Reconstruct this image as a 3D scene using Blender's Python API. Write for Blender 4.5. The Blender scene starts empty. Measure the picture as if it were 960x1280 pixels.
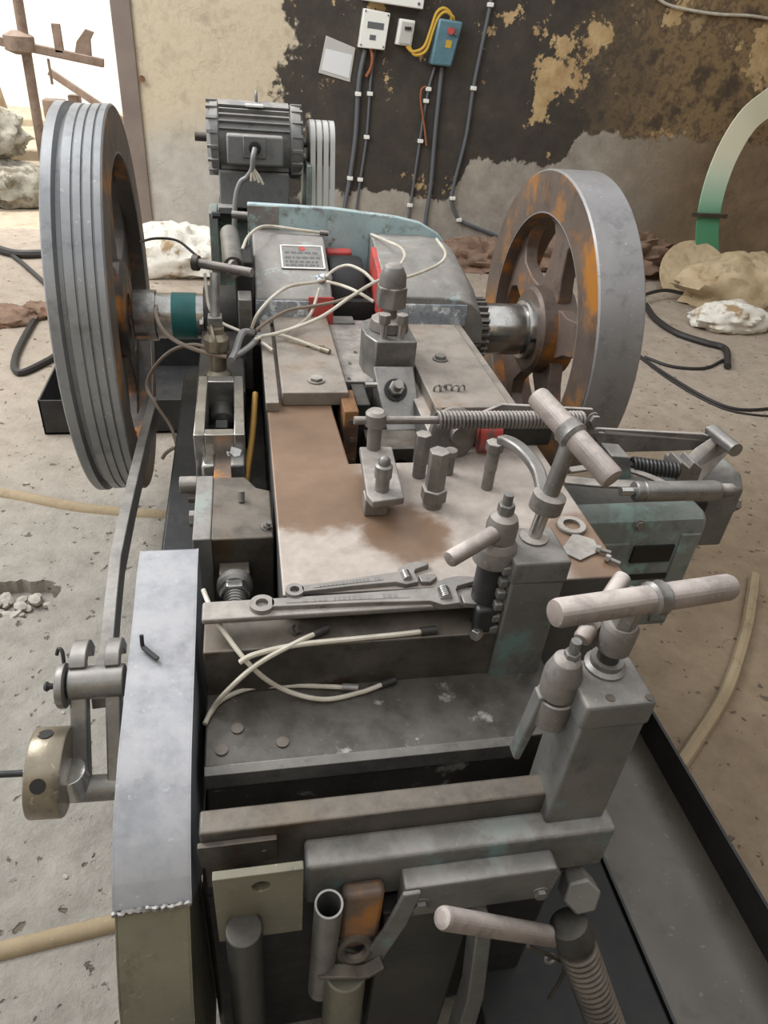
import bpy, bmesh, math, random
from mathutils import Vector, Matrix
random.seed(7)
scene = bpy.context.scene
COL = scene.collection
# ------------------------------------------------------------------ camera
cd = bpy.data.cameras.new('camera')
cd.sensor_fit = 'VERTICAL'; cd.sensor_height = 36.0
cd.lens = 36.0 * 880.0 / 1280.0
cd.clip_start = 0.02; cd.clip_end = 200
cam = bpy.data.objects.new('camera', cd); COL.objects.link(cam)
cam.matrix_world = Matrix.Translation((0, 0, 1.65)) @ Matrix([[0.982251, 0.035043, -0.184269], [-0.17035, 0.577863, -0.798157], [0.078512, 0.815381, 0.573576]]).to_4x4()
scene.camera = cam
# ------------------------------------------------------------------ world, lights, exposure
w = bpy.data.worlds.new('overcast_daylight'); scene.world = w; w.use_nodes = True
bg = w.node_tree.nodes['Background']
bg.inputs[0].default_value = (0.94, 0.97, 1.0, 1); bg.inputs[1].default_value = 1.0
def area(name, loc, target, size, power, col=(1, 1, 1), size_y=None):
    d = bpy.data.lights.new(name, 'AREA'); d.energy = power; d.color = col
    d.shape = 'RECTANGLE'; d.size = size; d.size_y = size_y or size
    o = bpy.data.objects.new(name, d); COL.objects.link(o); o.location = loc
    o.rotation_euler = (Vector(target) - Vector(loc)).to_track_quat('-Z', 'Y').to_euler()
    return o
area('added_upper_left_light', (-2.6, 3.4, 4.2), (0.2, 1.3, 0.6), 2.4, 160, (0.97, 0.985, 1.0))  # area lamp added for soft light from the upper left, no roof opening built
area('yard_daylight', (-3.0, 7.6, 5.0), (-2.6, 10.5, 0.4), 3.0, 380, (1.0, 0.98, 0.95))
scene.view_settings.view_transform = 'Standard'
scene.view_settings.look = 'None'
scene.view_settings.gamma = 1.0
scene.view_settings.use_curve_mapping = False
scene.view_settings.exposure = 0.5

# ------------------------------------------------------------------ materials
def lin(c):
    o = []
    for v in c[:3]:
        v = v / 255.0
        o.append(v / 12.92 if v <= 0.04045 else ((v + 0.055) / 1.055) ** 2.4)
    return tuple(o) + (1.0,)
class NT:
    def __init__(s, name):
        s.m = bpy.data.materials.new(name); s.m.use_nodes = True
        s.t = s.m.node_tree; s.b = s.t.nodes['Principled BSDF']
        s.co = s.t.nodes.new('ShaderNodeTexCoord').outputs['Object']
    def n(s, typ, **kw):
        nd = s.t.nodes.new(typ)
        for k, v in kw.items(): setattr(nd, k, v)
        return nd
    def link(s, a, b): s.t.links.new(a, b)
    def noise(s, scale, detail=6, rough=0.6, vec=None, dist=0.0):
        nd = s.n('ShaderNodeTexNoise'); nd.inputs['Scale'].default_value = scale
        nd.inputs['Detail'].default_value = detail; nd.inputs['Roughness'].default_value = rough
        nd.inputs['Distortion'].default_value = dist
        s.link(vec if vec is not None else s.co, nd.inputs['Vector']); return nd.outputs['Fac']
    def ramp(s, fac, stops, interp='LINEAR'):
        nd = s.n('ShaderNodeValToRGB'); cr = nd.color_ramp; cr.interpolation = interp
        while len(cr.elements) < len(stops): cr.elements.new(0.5)
        for e, (p, c) in zip(cr.elements, stops):
            e.position = p; e.color = c if len(c) == 4 else lin(c)
        s.link(fac, nd.inputs[0]); return nd.outputs[0]
    def mix(s, fac, a, b, blend='MIX'):
        nd = s.n('ShaderNodeMix', data_type='RGBA', blend_type=blend)
        for i, v in ((0, fac), (6, a), (7, b)):
            if hasattr(v, 'is_output'): s.link(v, nd.inputs[i])
            else: nd.inputs[i].default_value = v
        return nd.outputs[2]
    def math(s, op, a, b=None, c=None, clamp=False):
        nd = s.n('ShaderNodeMath', operation=op, use_clamp=clamp)
        for i, v in enumerate((a, b, c)):
            if v is None: continue
            if hasattr(v, 'is_output'): s.link(v, nd.inputs[i])
            else: nd.inputs[i].default_value = v
        return nd.outputs[0]
    def smooth(s, v, lo, hi):
        nd = s.n('ShaderNodeMapRange', interpolation_type='SMOOTHSTEP')
        s.link(v, nd.inputs[0]); nd.inputs[1].default_value = lo; nd.inputs[2].default_value = hi
        return nd.outputs[0]
    def sep(s, v):
        nd = s.n('ShaderNodeSeparateXYZ'); s.link(v, nd.inputs[0]); return nd.outputs
    def bump(s, h, strength, dist=0.01):
        nd = s.n('ShaderNodeBump'); nd.inputs['Strength'].default_value = strength; nd.inputs['Distance'].default_value = dist
        s.link(h, nd.inputs['Height']); s.link(nd.outputs[0], s.b.inputs['Normal'])
W1 = (1, 1, 1, 1); K0 = (0, 0, 0, 1)
DUST = (172, 164, 155)
def metal(name, c1, c2, rough=0.5, met=0.35, scale=9, dust=0.0, dustcol=DUST, patch=None, pthr=0.6, pscale=6, bump=0.12, bscale=60, pw=0.06):
    """painted or bare metal: two-tone mottling, optional patches of another colour and settled dust on upward faces"""
    t = NT(name)
    col = t.ramp(t.noise(scale), [(0.3, c1), (0.7, c2)])
    grime = t.smooth(t.noise(scale * 2.3, 9, 0.72), 0.50, 0.72)
    col = t.mix(t.math('MULTIPLY', grime, 0.55), col, lin(tuple(v * 0.62 for v in c1)))
    speck = t.smooth(t.noise(scale * 9 + 40, 3, 0.5), 0.66, 0.72)
    col = t.mix(t.math('MULTIPLY', speck, 0.22), col, lin(tuple(min(v * 1.45 + 12, 235) for v in c2)))
    if patch:
        f = t.smooth(t.noise(pscale, 8, 0.65), pthr - pw, pthr + pw)
        col = t.mix(f, col, lin(patch))
    mt = met
    if dust:
        g = t.n('ShaderNodeNewGeometry'); nz = t.sep(g.outputs['True Normal'])[2]
        f = t.smooth(nz, 0.35, 0.95)
        f = t.math('MULTIPLY', f, t.math('MULTIPLY_ADD', t.smooth(t.noise(16, 9, 0.7), 0.36, 0.60), 0.6, 0.4))
        f = t.math('MULTIPLY', f, dust, clamp=True)
        col = t.mix(f, col, lin(dustcol))
        t.link(t.math('MULTIPLY_ADD', f, -met * 0.9, met, clamp=True), t.b.inputs['Metallic'])
        t.link(t.math('MULTIPLY_ADD', f, 0.75 - rough, rough), t.b.inputs['Roughness'])
    else:
        t.b.inputs['Metallic'].default_value = met
        rr = t.noise(scale * 3, 4)
        t.link(t.math('MULTIPLY_ADD', rr, 0.3, rough - 0.15, clamp=True), t.b.inputs['Roughness'])
    t.link(col, t.b.inputs['Base Color'])
    if bump: t.bump(t.noise(bscale, 5, 0.6), bump, 0.004)
    return t.m
def plain(name, c, rough=0.6, met=0.0, c2=None, scale=20, bump=0.0, alpha=None):
    t = NT(name)
    if c2: t.link(t.ramp(t.noise(scale), [(0.35, c), (0.65, c2)]), t.b.inputs['Base Color'])
    else: t.b.inputs['Base Color'].default_value = lin(c)
    t.b.inputs['Roughness'].default_value = rough; t.b.inputs['Metallic'].default_value = met
    if bump: t.bump(t.noise(scale * 2), bump, 0.01)
    return t.m
def two_tone(fn): return fn
MT = {}
MT['cast'] = metal('grey_painted_casting', (88, 88, 86), (112, 110, 105), 0.5, 0.2, 9, 0.5, patch=(104, 126, 124), pthr=0.61, pscale=8, bump=0.25)
MT['castdark'] = metal('dark_oily_casting', (42, 42, 42), (66, 64, 60), 0.45, 0.3, 9, 0.35, dustcol=(120, 112, 102))
MT['oily'] = metal('oily_worn_iron', (62, 58, 54), (98, 92, 84), 0.38, 0.4, 11, 0.45, dustcol=(142, 130, 116), patch=(74, 60, 46), pthr=0.6, pscale=9)
MT['steel'] = metal('dusty_bright_steel', (104, 102, 100), (140, 137, 132), 0.36, 0.6, 14, 0.35)
MT['chrome'] = metal('polished_steel', (150, 148, 144), (190, 187, 182), 0.22, 0.85, 10)
MT['dustysteel'] = metal('dust_covered_steel', (98, 94, 90), (132, 126, 120), 0.5, 0.35, 12, 0.9)
MT['grip'] = metal('dusty_handle_tube', (118, 110, 104), (150, 138, 130), 0.55, 0.2, 14, 0.85, dustcol=(204, 192, 184))
MT['guard'] = metal('grey_guard_paint', (126, 129, 133), (140, 143, 147), 0.30, 0.2, 4, 0.42, dustcol=(196, 190, 190), bump=0.06, bscale=18)
MT['olive'] = metal('olive_steel_sheet', (100, 98, 84), (122, 116, 98), 0.42, 0.3, 8, bump=0.05)
MT['teal'] = metal('chipped_teal_paint', (158, 184, 188), (180, 200, 200), 0.45, 0.05, 10, 0.35, patch=(124, 118, 112), pthr=0.60, pscale=14)
MT['tealdark'] = metal('dull_teal_casting', (108, 114, 109), (128, 132, 125), 0.55, 0.1, 8, 0.3, dustcol=(146, 150, 142), patch=(130, 156, 148), pthr=0.55, pscale=11)
MT['cap'] = metal('dusty_grey_cap', (118, 116, 112), (150, 146, 140), 0.45, 0.3, 12, 0.55, dustcol=(160, 152, 144), patch=(164, 186, 188), pthr=0.63, pscale=16)
MT['silver'] = metal('silver_flaked_paint', (140, 148, 156), (172, 178, 184), 0.3, 0.3, 30, patch=(232, 238, 242), pthr=0.57, pscale=34, bump=0.6, bscale=45)
MT['red'] = metal('red_paint', (172, 58, 52), (196, 84, 76), 0.55, 0.0, 14, patch=(118, 92, 86), pthr=0.58, pscale=18)
MT['black'] = plain('black_parts_and_recess_shade', (20, 19, 18), 0.6, c2=(34, 32, 30))  # black parts, and patches painting the shade inside holes and slots
MT['rust'] = metal('rusty_iron', (104, 72, 46), (140, 100, 62), 0.7, 0.1, 12, patch=(84, 62, 48), pthr=0.55, pscale=8, bump=0.25)
MT['rimrust'] = metal('flywheel_brown_iron', (92, 80, 72), (112, 98, 88), 0.5, 0.3, 6, patch=(176, 116, 44), pthr=0.58, pscale=5, pw=0.1)
MT['orange'] = metal('orange_rust', (172, 108, 40), (140, 84, 38), 0.75, 0.0, 9, patch=(92, 76, 66), pthr=0.47, pscale=6, bump=0.25)
MT['web'] = metal('brown_web_with_rust', (100, 86, 78), (120, 104, 94), 0.55, 0.25, 7, patch=(166, 108, 44), pthr=0.60, pscale=7, pw=0.08, bump=0.2)
MT['darkweb'] = metal('dark_web_with_rust', (66, 60, 56), (88, 80, 74), 0.55, 0.25, 7, patch=(158, 102, 46), pthr=0.60, pscale=7, pw=0.08, bump=0.2)
MT['tread'] = metal('worn_steel_tread', (128, 125, 124), (146, 143, 141), 0.42, 0.2, 5, bump=0.05)
MT['groove'] = metal('grey_belt_groove', (128, 129, 131), (150, 150, 150), 0.42, 0.35, 5, bump=0.05)
MT['tealband'] = plain('teal_green_band', (20, 92, 92), 0.4, c2=(32, 110, 106))
MT['brass'] = metal('brownish_brass', (126, 116, 100), (152, 142, 124), 0.35, 0.6, 10)
MT['yellow'] = metal('ochre_rod', (168, 126, 54), (196, 150, 70), 0.5, 0.1, 10)
MT['dark'] = metal('dark_steel', (44, 44, 46), (64, 63, 62), 0.45, 0.4, 10)
MT['tray'] = metal('oily_tray_sheet', (86, 80, 72), (102, 95, 86), 0.35, 0.3, 3, patch=(84, 62, 46), pthr=0.62, pscale=3, bump=0.03)
MT['motor'] = metal('grey_motor_paint', (112, 112, 113), (130, 129, 127), 0.5, 0.1, 8, 0.6)
MT['whitetube'] = plain('white_nylon_tube', (206, 200, 186), 0.35, c2=(180, 170, 152), scale=14)
MT['greytube'] = plain('grey_plastic_tube', (128, 126, 124), 0.4)
MT['browntube'] = plain('brown_tube', (128, 112, 98), 0.4)
MT['white'] = plain('white_enamel', (232, 230, 222), 0.4)
MT['paper'] = plain('paper_in_sleeve', (222, 222, 222), 0.25)
MT['sleeve'] = plain('clear_plastic_sleeve', (188, 186, 180), 0.2)
MT['print'] = plain('grey_print', (96, 96, 98), 0.6)
MT['switchblue'] = plain('blue_grey_enamel', (84, 116, 128), 0.35, c2=(96, 128, 138))
MT['yellowwire'] = plain('yellow_wire', (196, 156, 56), 0.5)
MT['brownwire'] = plain('brown_wire', (146, 88, 58), 0.5)
MT['cable'] = plain('grey_cable', (92, 94, 98), 0.5)
MT['blackcable'] = plain('black_cable', (46, 43, 40), 0.55)
MT['sack'] = metal('woven_sack', (138, 134, 120), (178, 172, 158), 0.85, 0, 7, patch=(104, 96, 80), pthr=0.55, bump=0.5, bscale=14)
MT['sackgreen'] = metal('green_sack', (96, 122, 104), (140, 152, 132), 0.85, 0, 7, bump=0.5, bscale=14)
MT['rag'] = metal('white_rag', (206, 200, 188), (236, 230, 218), 0.9, 0, 9, patch=(158, 132, 96), pthr=0.58, bump=0.5, bscale=16)
MT['card'] = metal('brown_cardboard', (168, 146, 114), (196, 176, 142), 0.85, 0, 6, bump=0.2)
MT['brick'] = metal('red_brick_rubble', (112, 88, 72), (150, 124, 104), 0.9, 0, 5, patch=(128, 78, 58), pthr=0.58, pscale=5, bump=0.6, bscale=22)
MT['shelf'] = metal('scuffed_oily_shelf', (60, 57, 54), (92, 87, 80), 0.32, 0.45, 8, 0.18, dustcol=(150, 142, 132), patch=(168, 164, 156), pthr=0.64, pscale=17, pw=0.05)
MT['concrete'] = metal('concrete_rubble', (160, 146, 124), (188, 174, 152), 0.9, 0, 6, bump=0.4, bscale=20)
MT['stone'] = metal('pale_stone_chip', (150, 144, 134), (190, 184, 172), 0.9, 0, 30, bump=0.4, bscale=60)
MT['plasterstep'] = metal('floor_channel_edge', (146, 128, 100), (164, 146, 118), 0.85, 0, 6, bump=0.3, bscale=25)
MT['wood'] = metal('weathered_wood', (110, 92, 80), (140, 122, 110), 0.8, 0, 8, bump=0.3)
MT['jamb'] = plain('brown_grey_door_frame', (118, 104, 96), 0.6, c2=(132, 118, 108), scale=4)
MT['wrench'] = metal('wrench_steel', (120, 116, 112), (150, 145, 138), 0.38, 0.6, 18, 0.45, dustcol=(166, 158, 150))

# floor: grey dusty cement, tan to the right, pitted
def floor_mat():
    t = NT('worn_cement_floor'); s = t.sep(t.co)
    n1 = t.noise(1.3, 8, 0.62); n2 = t.noise(9, 8, 0.7)
    grey = t.ramp(n2, [(0.25, (124, 118, 108)), (0.5, (150, 144, 134)), (0.8, (170, 164, 153))])
    tan = t.ramp(n2, [(0.25, (122, 104, 82)), (0.55, (144, 125, 102)), (0.8, (160, 142, 120))])
    pale = t.ramp(n2, [(0.25, (146, 132, 116)), (0.75, (176, 162, 146))])
    f = t.smooth(t.math('MULTIPLY_ADD', n1, 1.2, t.math('SUBTRACT', s[0], 0.6)), 0.1, 1.0)
    col = t.mix(f, grey, tan)
    g = t.smooth(t.math('MULTIPLY_ADD', n1, 2.0, t.math('SUBTRACT', s[1], 1.0)), 1.8, 3.6)
    col = t.mix(g, col, pale)
    pits = t.smooth(t.noise(24, 5, 0.55), 0.63, 0.70)
    col = t.mix(pits, col, lin((104, 92, 78)))
    st = t.smooth(t.noise(2.2, 7, 0.7), 0.62, 0.75)
    col = t.mix(t.math('MULTIPLY', st, 0.45), col, lin((128, 104, 78)))
    t.link(col, t.b.inputs['Base Color']); t.b.inputs['Roughness'].default_value = 0.8
    h = t.math('SUBTRACT', t.noise(14, 10, 0.7), t.math('MULTIPLY', pits, 0.6))
    t.bump(h, 0.9, 0.016); return t.m
MT['floor'] = floor_mat()
# back wall: beige plaster, soot-black painted area with tan scabs, grey cement render below an uneven line
def wall_mat():
    t = NT('stained_plaster_wall'); s = t.sep(t.co); X, Z = s[0], s[2]
    nb = t.noise(2.2, 9, 0.66); nf = t.noise(7, 10, 0.7); ng = t.noise(1.0, 4)
    beige = t.ramp(nf, [(0.28, (168, 154, 132)), (0.5, (202, 188, 162)), (0.72, (186, 170, 144))])
    lowgrey = t.ramp(nf, [(0.3, (168, 162, 152)), (0.7, (196, 190, 180))])
    left = t.mix(t.smooth(t.math('MULTIPLY_ADD', nb, -0.5, Z), 0.85, 0.35), beige, lowgrey)
    black = t.ramp(t.noise(5, 8, 0.7), [(0.25, (48, 44, 40)), (0.6, (70, 63, 55)), (0.8, (92, 80, 64))])
    brown = t.ramp(t.noise(3.1, 9, 0.72), [(0.2, (58, 50, 42)), (0.40, (82, 68, 53)), (0.50, (140, 116, 82)), (0.56, (92, 76, 58)), (0.64, (166, 142, 104)), (0.72, (104, 88, 68)), (0.85, (176, 154, 118))])
    scab = t.ramp(nf, [(0.3, (160, 128, 84)), (0.7, (204, 178, 134))])
    grey = t.ramp(t.noise(6, 9, 0.65), [(0.25, (132, 124, 114)), (0.55, (164, 155, 143)), (0.8, (184, 176, 164))])
    warm = t.ramp(t.noise(4, 7, 0.65), [(0.3, (112, 94, 74)), (0.7, (146, 126, 100))])
    # scabs of tan plaster where the black paint came off, thinner around the switch boxes
    dens = t.math('ADD', nb, t.math('MULTIPLY', t.math('ABSOLUTE', t.math('SUBTRACT', X, 1.25)), 0.03))
    sc = t.smooth(dens, 0.625, 0.65)
    fine = t.smooth(t.math('ADD', t.noise(9, 9, 0.72), t.math('MULTIPLY', t.math('SUBTRACT', nb, 0.5), 0.45)), 0.645, 0.67)
    sc = t.math('MAXIMUM', sc, t.math('MULTIPLY', fine, 0.8))
    sootE = t.smooth(t.math('MULTIPLY_ADD', nb, 1.2, X), 3.1, 4.2)
    soot = t.mix(sootE, black, brown)
    soot = t.mix(sc, soot, scab)
    # boundary between beige and black around x = 0.4
    bx = t.smooth(t.math('MULTIPLY_ADD', t.math('SUBTRACT', nb, 0.5), 1.6, X), 0.34, 0.42)
    upper = t.mix(bx, left, soot)
    # lower grey render
    hb = t.ramp(t.math('MULTIPLY', X, 0.2), [(0.0, K0), (0.08, (0.42,)*3 + (1,)), (0.24, (0.47,)*3 + (1,)), (0.34, (0.40,)*3 + (1,)), (0.375, (0.74,)*3 + (1,)), (0.53, (0.76,)*3 + (1,)), (0.56, (1, 1, 1, 1))])
    nz = t.math('MULTIPLY', t.math('SUBTRACT', t.noise(6, 8, 0.7), 0.5), 0.28)
    low = t.smooth(t.math('SUBTRACT', t.math('ADD', hb, nz), Z), -0.008, 0.012)
    greyw = t.mix(t.smooth(t.math('MULTIPLY_ADD', ng, 1.0, X), 3.2, 4.6), grey, warm)
    low = t.math('MULTIPLY', low, t.smooth(X, 0.4, 0.5))
    col = t.mix(low, upper, greyw)
    t.link(col, t.b.inputs['Base Color']); t.b.inputs['Roughness'].default_value = 0.85
    h = t.math('ADD', t.math('MULTIPLY', low, 0.8), t.math('ADD', t.math('MULTIPLY', sc, -0.3), t.noise(12, 9, 0.7)))
    t.bump(h, 0.45, 0.02); return t.m
MT['wall'] = wall_mat()
# machine deck: dusty ground steel with a brown oil stain
def deck_mat():
    t = NT('dusty_oil_stained_deck'); s = t.sep(t.co); X, Y, Z = s[0], s[1], s[2]
    nb = t.noise(5, 8, 0.6); nf = t.noise(30, 8, 0.6)
    dust = t.ramp(nf, [(0.3, (160, 148, 138)), (0.7, (184, 172, 161))])
    side = t.ramp(nb, [(0.3, (64, 64, 63)), (0.7, (92, 90, 87))])
    oil = t.ramp(nb, [(0.25, (96, 70, 48)), (0.55, (126, 98, 74)), (0.75, (146, 120, 98))])
    w = t.math('MULTIPLY_ADD', t.math('SUBTRACT', nb, 0.5), 0.22, 0)
    a = t.smooth(t.math('ADD', Y, w), 1.04, 1.07)
    b = t.smooth(t.math('ADD', X, w), 0.30, 0.24)
    c2 = t.smooth(t.math('ADD', Y, w), 1.66, 1.60)
    f = t.math('MULTIPLY', t.math('MULTIPLY', a, b), c2)
    # a second smaller patch at the right and a rounded brown patch beside the clamp
    d = t.n('ShaderNodeVectorMath', operation='DISTANCE'); t.link(t.co, d.inputs[0]); d.inputs[1].default_value = (0.66, 0.97, 0.85)
    f2 = t.smooth(t.math('ADD', d.outputs['Value'], w), 0.14, 0.09)
    d = t.n('ShaderNodeVectorMath', operation='DISTANCE'); t.link(t.co, d.inputs[0]); d.inputs[1].default_value = (0.30, 1.05, 0.85)
    f3 = t.smooth(t.math('ADD', d.outputs['Value'], w), 0.10, 0.06)
    f = t.math('MAXIMUM', f, t.math('MAXIMUM', f2, f3))
    top = t.mix(t.math('MULTIPLY', f, 0.9), dust, oil)
    g = t.n('ShaderNodeNewGeometry'); nz = t.smooth(t.sep(g.outputs['True Normal'])[2], 0.5, 0.9)
    t.link(t.mix(nz, side, top), t.b.inputs['Base Color'])
    t.b.inputs['Metallic'].default_value = 0.15
    t.link(t.math('MULTIPLY_ADD', f, -0.2, 0.62), t.b.inputs['Roughness'])
    t.bump(t.noise(40, 8, 0.6), 0.12, 0.004); return t.m
MT['deck'] = deck_mat()
MT['plate'] = metal('oiled_cover_plate', (106, 98, 90), (146, 138, 128), 0.5, 0.25, 6, 0.5, dustcol=(172, 160, 148), patch=(120, 100, 82), pthr=0.56, pscale=6)
def band_mat():
    t = NT('pale_green_plastic_band'); z = t.sep(t.co)[2]
    z = t.math('ADD', z, t.math('MULTIPLY', t.math('SUBTRACT', t.noise(3, 5), 0.5), 0.12))
    col = t.ramp(z, [(0.08, (150, 160, 140)), (0.14, (84, 150, 112)), (0.52, (88, 152, 116)), (0.66, (150, 190, 164)), (0.85, (196, 208, 186)), (0.98, (214, 210, 184))])
    t.link(col, t.b.inputs['Base Color']); t.b.inputs['Roughness'].default_value = 0.45
    return t.m
MT['band'] = band_mat()

# ------------------------------------------------------------------ mesh builder
V3 = Vector
def smooth_path(pts, k=6):
    P = [V3(p) for p in pts]
    if len(P) < 3: return P
    Q = [P[0] * 2 - P[1]] + P + [P[-1] * 2 - P[-2]]; out = []
    for i in range(1, len(Q) - 2):
        a, b, c, d = Q[i - 1], Q[i], Q[i + 1], Q[i + 2]
        for j in range(k):
            u = j / k
            out.append(0.5 * ((2 * b) + (c - a) * u + (2 * a - 5 * b + 4 * c - d) * u * u + (3 * b - a - 3 * c + d) * u ** 3))
    out.append(P[-1]); return out
def frame(d):
    d = V3(d).normalized()
    a = V3((0, 0, 1)) if abs(d.z) < 0.9 else V3((1, 0, 0))
    u = a.cross(d).normalized(); return d, u, d.cross(u)
class MB:
    def __init__(s): s.v = []; s.f = []
    def add(s, vs, fs):
        o = len(s.v); s.v += [tuple(v) for v in vs]; s.f += [tuple(i + o for i in f) for f in fs]; return s
    def box(s, x0, x1, y0, y1, z0, z1):
        return s.add([(x, y, z) for x in (x0, x1) for y in (y0, y1) for z in (z0, z1)],
                     [(0, 1, 3, 2), (4, 6, 7, 5), (0, 4, 5, 1), (2, 3, 7, 6), (0, 2, 6, 4), (1, 5, 7, 3)])
    def hexa(s, p):   # 8 corners: bottom 4 (ccw), top 4
        return s.add(p, [(3, 2, 1, 0), (4, 5, 6, 7), (0, 1, 5, 4), (1, 2, 6, 5), (2, 3, 7, 6), (3, 0, 4, 7)])
    def bar(s, p0, p1, wd, ht, up=(0, 0, 1)):   # rectangular bar along p0-p1
        p0, p1 = V3(p0), V3(p1); d = (p1 - p0).normalized(); u = V3(up)
        sx = d.cross(u).normalized() * wd / 2; uz = sx.cross(d).normalized() * ht / 2
        c = [(-1, -1), (1, -1), (1, 1), (-1, 1)]
        return s.hexa([p0 + sx * a + uz * b for a, b in c] + [p1 + sx * a + uz * b for a, b in c])
    def cyl(s, p0, p1, r0, r1=None, n=20, caps=True, ph=0.0):
        r1 = r0 if r1 is None else r1; p0, p1 = V3(p0), V3(p1); d, u, v = frame(p1 - p0)
        A = [2 * math.pi * i / n + ph for i in range(n)]
        vs = [p0 + (u * math.cos(a) + v * math.sin(a)) * r0 for a in A] + [p1 + (u * math.cos(a) + v * math.sin(a)) * r1 for a in A]
        fs = [(i, (i + 1) % n, n + (i + 1) % n, n + i) for i in range(n)]
        if caps: fs += [tuple(range(n))[::-1], tuple(range(n, 2 * n))]
        return s.add(vs, fs)
    def lathe(s, prof, org, dr, n=32, closed=False):   # prof: (radius, distance along dr)
        o = V3(org); d, u, v = frame(dr); m = len(prof); vs = []
        for r, a in prof:
            for i in range(n):
                t = 2 * math.pi * i / n; vs.append(o + d * a + (u * math.cos(t) + v * math.sin(t)) * r)
        fs = []
        for j in range(m if closed else m - 1):
            k = (j + 1) % m
            for i in range(n): fs.append((j * n + i, j * n + (i + 1) % n, k * n + (i + 1) % n, k * n + i))
        if not closed:
            if prof[0][0] > 1e-5: fs.append(tuple(range(n))[::-1])
            if prof[-1][0] > 1e-5: fs.append(tuple(range((m - 1) * n, m * n)))
        return s.add(vs, fs)
    def tube(s, pts, r, n=8, k=6, smooth=True):
        P = smooth_path(pts, k) if smooth else [V3(p) for p in pts]
        d, u, v = frame(P[1] - P[0]); vs = []; m = len(P)
        for i, p in enumerate(P):
            t = (P[min(i + 1, m - 1)] - P[max(i - 1, 0)]).normalized()
            u = (u - t * u.dot(t)).normalized(); v = t.cross(u)
            rr = r(i / (m - 1)) if callable(r) else r
            for j in range(n):
                a = 2 * math.pi * j / n; vs.append(p + (u * math.cos(a) + v * math.sin(a)) * rr)
        fs = [(i * n + j, i * n + (j + 1) % n, (i + 1) * n + (j + 1) % n, (i + 1) * n + j) for i in range(m - 1) for j in range(n)]
        fs += [tuple(range(n))[::-1], tuple(range((m - 1) * n, m * n))]
        return s.add(vs, fs)
    def prism(s, poly, ax, a0, a1):   # ax 'x': poly=(y,z); 'y': (x,z); 'z': (x,y)
        f = {'x': lambda p, a: (a, p[0], p[1]), 'y': lambda p, a: (p[0], a, p[1]), 'z': lambda p, a: (p[0], p[1], a)}[ax]
        n = len(poly); vs = [f(p, a0) for p in poly] + [f(p, a1) for p in poly]
        fs = [tuple(range(n))[::-1], tuple(range(n, 2 * n))] + [(i, (i + 1) % n, n + (i + 1) % n, n + i) for i in range(n)]
        return s.add(vs, fs)
    def extrude(s, poly3, vec):       # polygon of 3-d points pushed along vec
        n = len(poly3); vec = V3(vec); vs = [V3(p) for p in poly3]; vs += [p + vec for p in vs]
        fs = [tuple(range(n))[::-1], tuple(range(n, 2 * n))] + [(i, (i + 1) % n, n + (i + 1) % n, n + i) for i in range(n)]
        return s.add(vs, fs)
    def helix(s, p0, p1, R, r, turns, n=6, spt=14):
        p0, p1 = V3(p0), V3(p1); d, u, v = frame(p1 - p0); L = (p1 - p0).length; N = int(turns * spt)
        pts = [p0 + d * (L * i / N) + (u * math.cos(2 * math.pi * i / spt) + v * math.sin(2 * math.pi * i / spt)) * R for i in range(N + 1)]
        return s.tube(pts, r, n, smooth=False)
    def torus(s, c, axis, R, r, n=28, m=8):
        prof = [(R + r * math.cos(2 * math.pi * i / m), r * math.sin(2 * math.pi * i / m)) for i in range(m)]
        return s.lathe(prof, c, axis, n, closed=True)
    def ball(s, c, r, n=14, sc=(1, 1, 1)):
        m = n // 2; c = V3(c); vs = [c + V3((0, 0, -r * sc[2]))]
        for j in range(1, m):
            t = math.pi * j / m - math.pi / 2
            for i in range(n):
                a = 2 * math.pi * i / n
                vs.append(c + V3((math.cos(t) * math.cos(a) * r * sc[0], math.cos(t) * math.sin(a) * r * sc[1], math.sin(t) * r * sc[2])))
        vs.append(c + V3((0, 0, r * sc[2]))); fs = []
        for i in range(n): fs.append((0, 1 + (i + 1) % n, 1 + i))
        for j in range(m - 2):
            for i in range(n): fs.append((1 + j * n + i, 1 + j * n + (i + 1) % n, 1 + (j + 1) * n + (i + 1) % n, 1 + (j + 1) * n + i))
        l = len(vs) - 1; b = 1 + (m - 2) * n
        for i in range(n): fs.append((b + i, b + (i + 1) % n, l))
        return s.add(vs, fs)
    def holed(s, x0, x1, z0, z1, cx, cz, r, y0, y1, n=20):   # plate in the xz plane with one round hole
        ang = sorted([2 * math.pi * i / n for i in range(n)] + [math.atan2(z - cz, x - cx) % (2 * math.pi) for x in (x0, x1) for z in (z0, z1)])
        m = len(ang); O = []; I = []
        for a in ang:
            c_, s_ = math.cos(a), math.sin(a); k = 1e9
            if c_ > 1e-9: k = min(k, (x1 - cx) / c_)
            if c_ < -1e-9: k = min(k, (x0 - cx) / c_)
            if s_ > 1e-9: k = min(k, (z1 - cz) / s_)
            if s_ < -1e-9: k = min(k, (z0 - cz) / s_)
            O.append((cx + c_ * k, cz + s_ * k)); I.append((cx + c_ * r, cz + s_ * r))
        vs = [(x, y, z) for y in (y0, y1) for L in (O, I) for x, z in L]; fs = []
        for i in range(m):
            j = (i + 1) % m
            fs += [(i, j, m + j, m + i), (2 * m + i, 3 * m + i, 3 * m + j, 2 * m + j), (i, 2 * m + i, 2 * m + j, j), (m + i, m + j, 3 * m + j, 3 * m + i)]
        return s.add(vs, fs)
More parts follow.
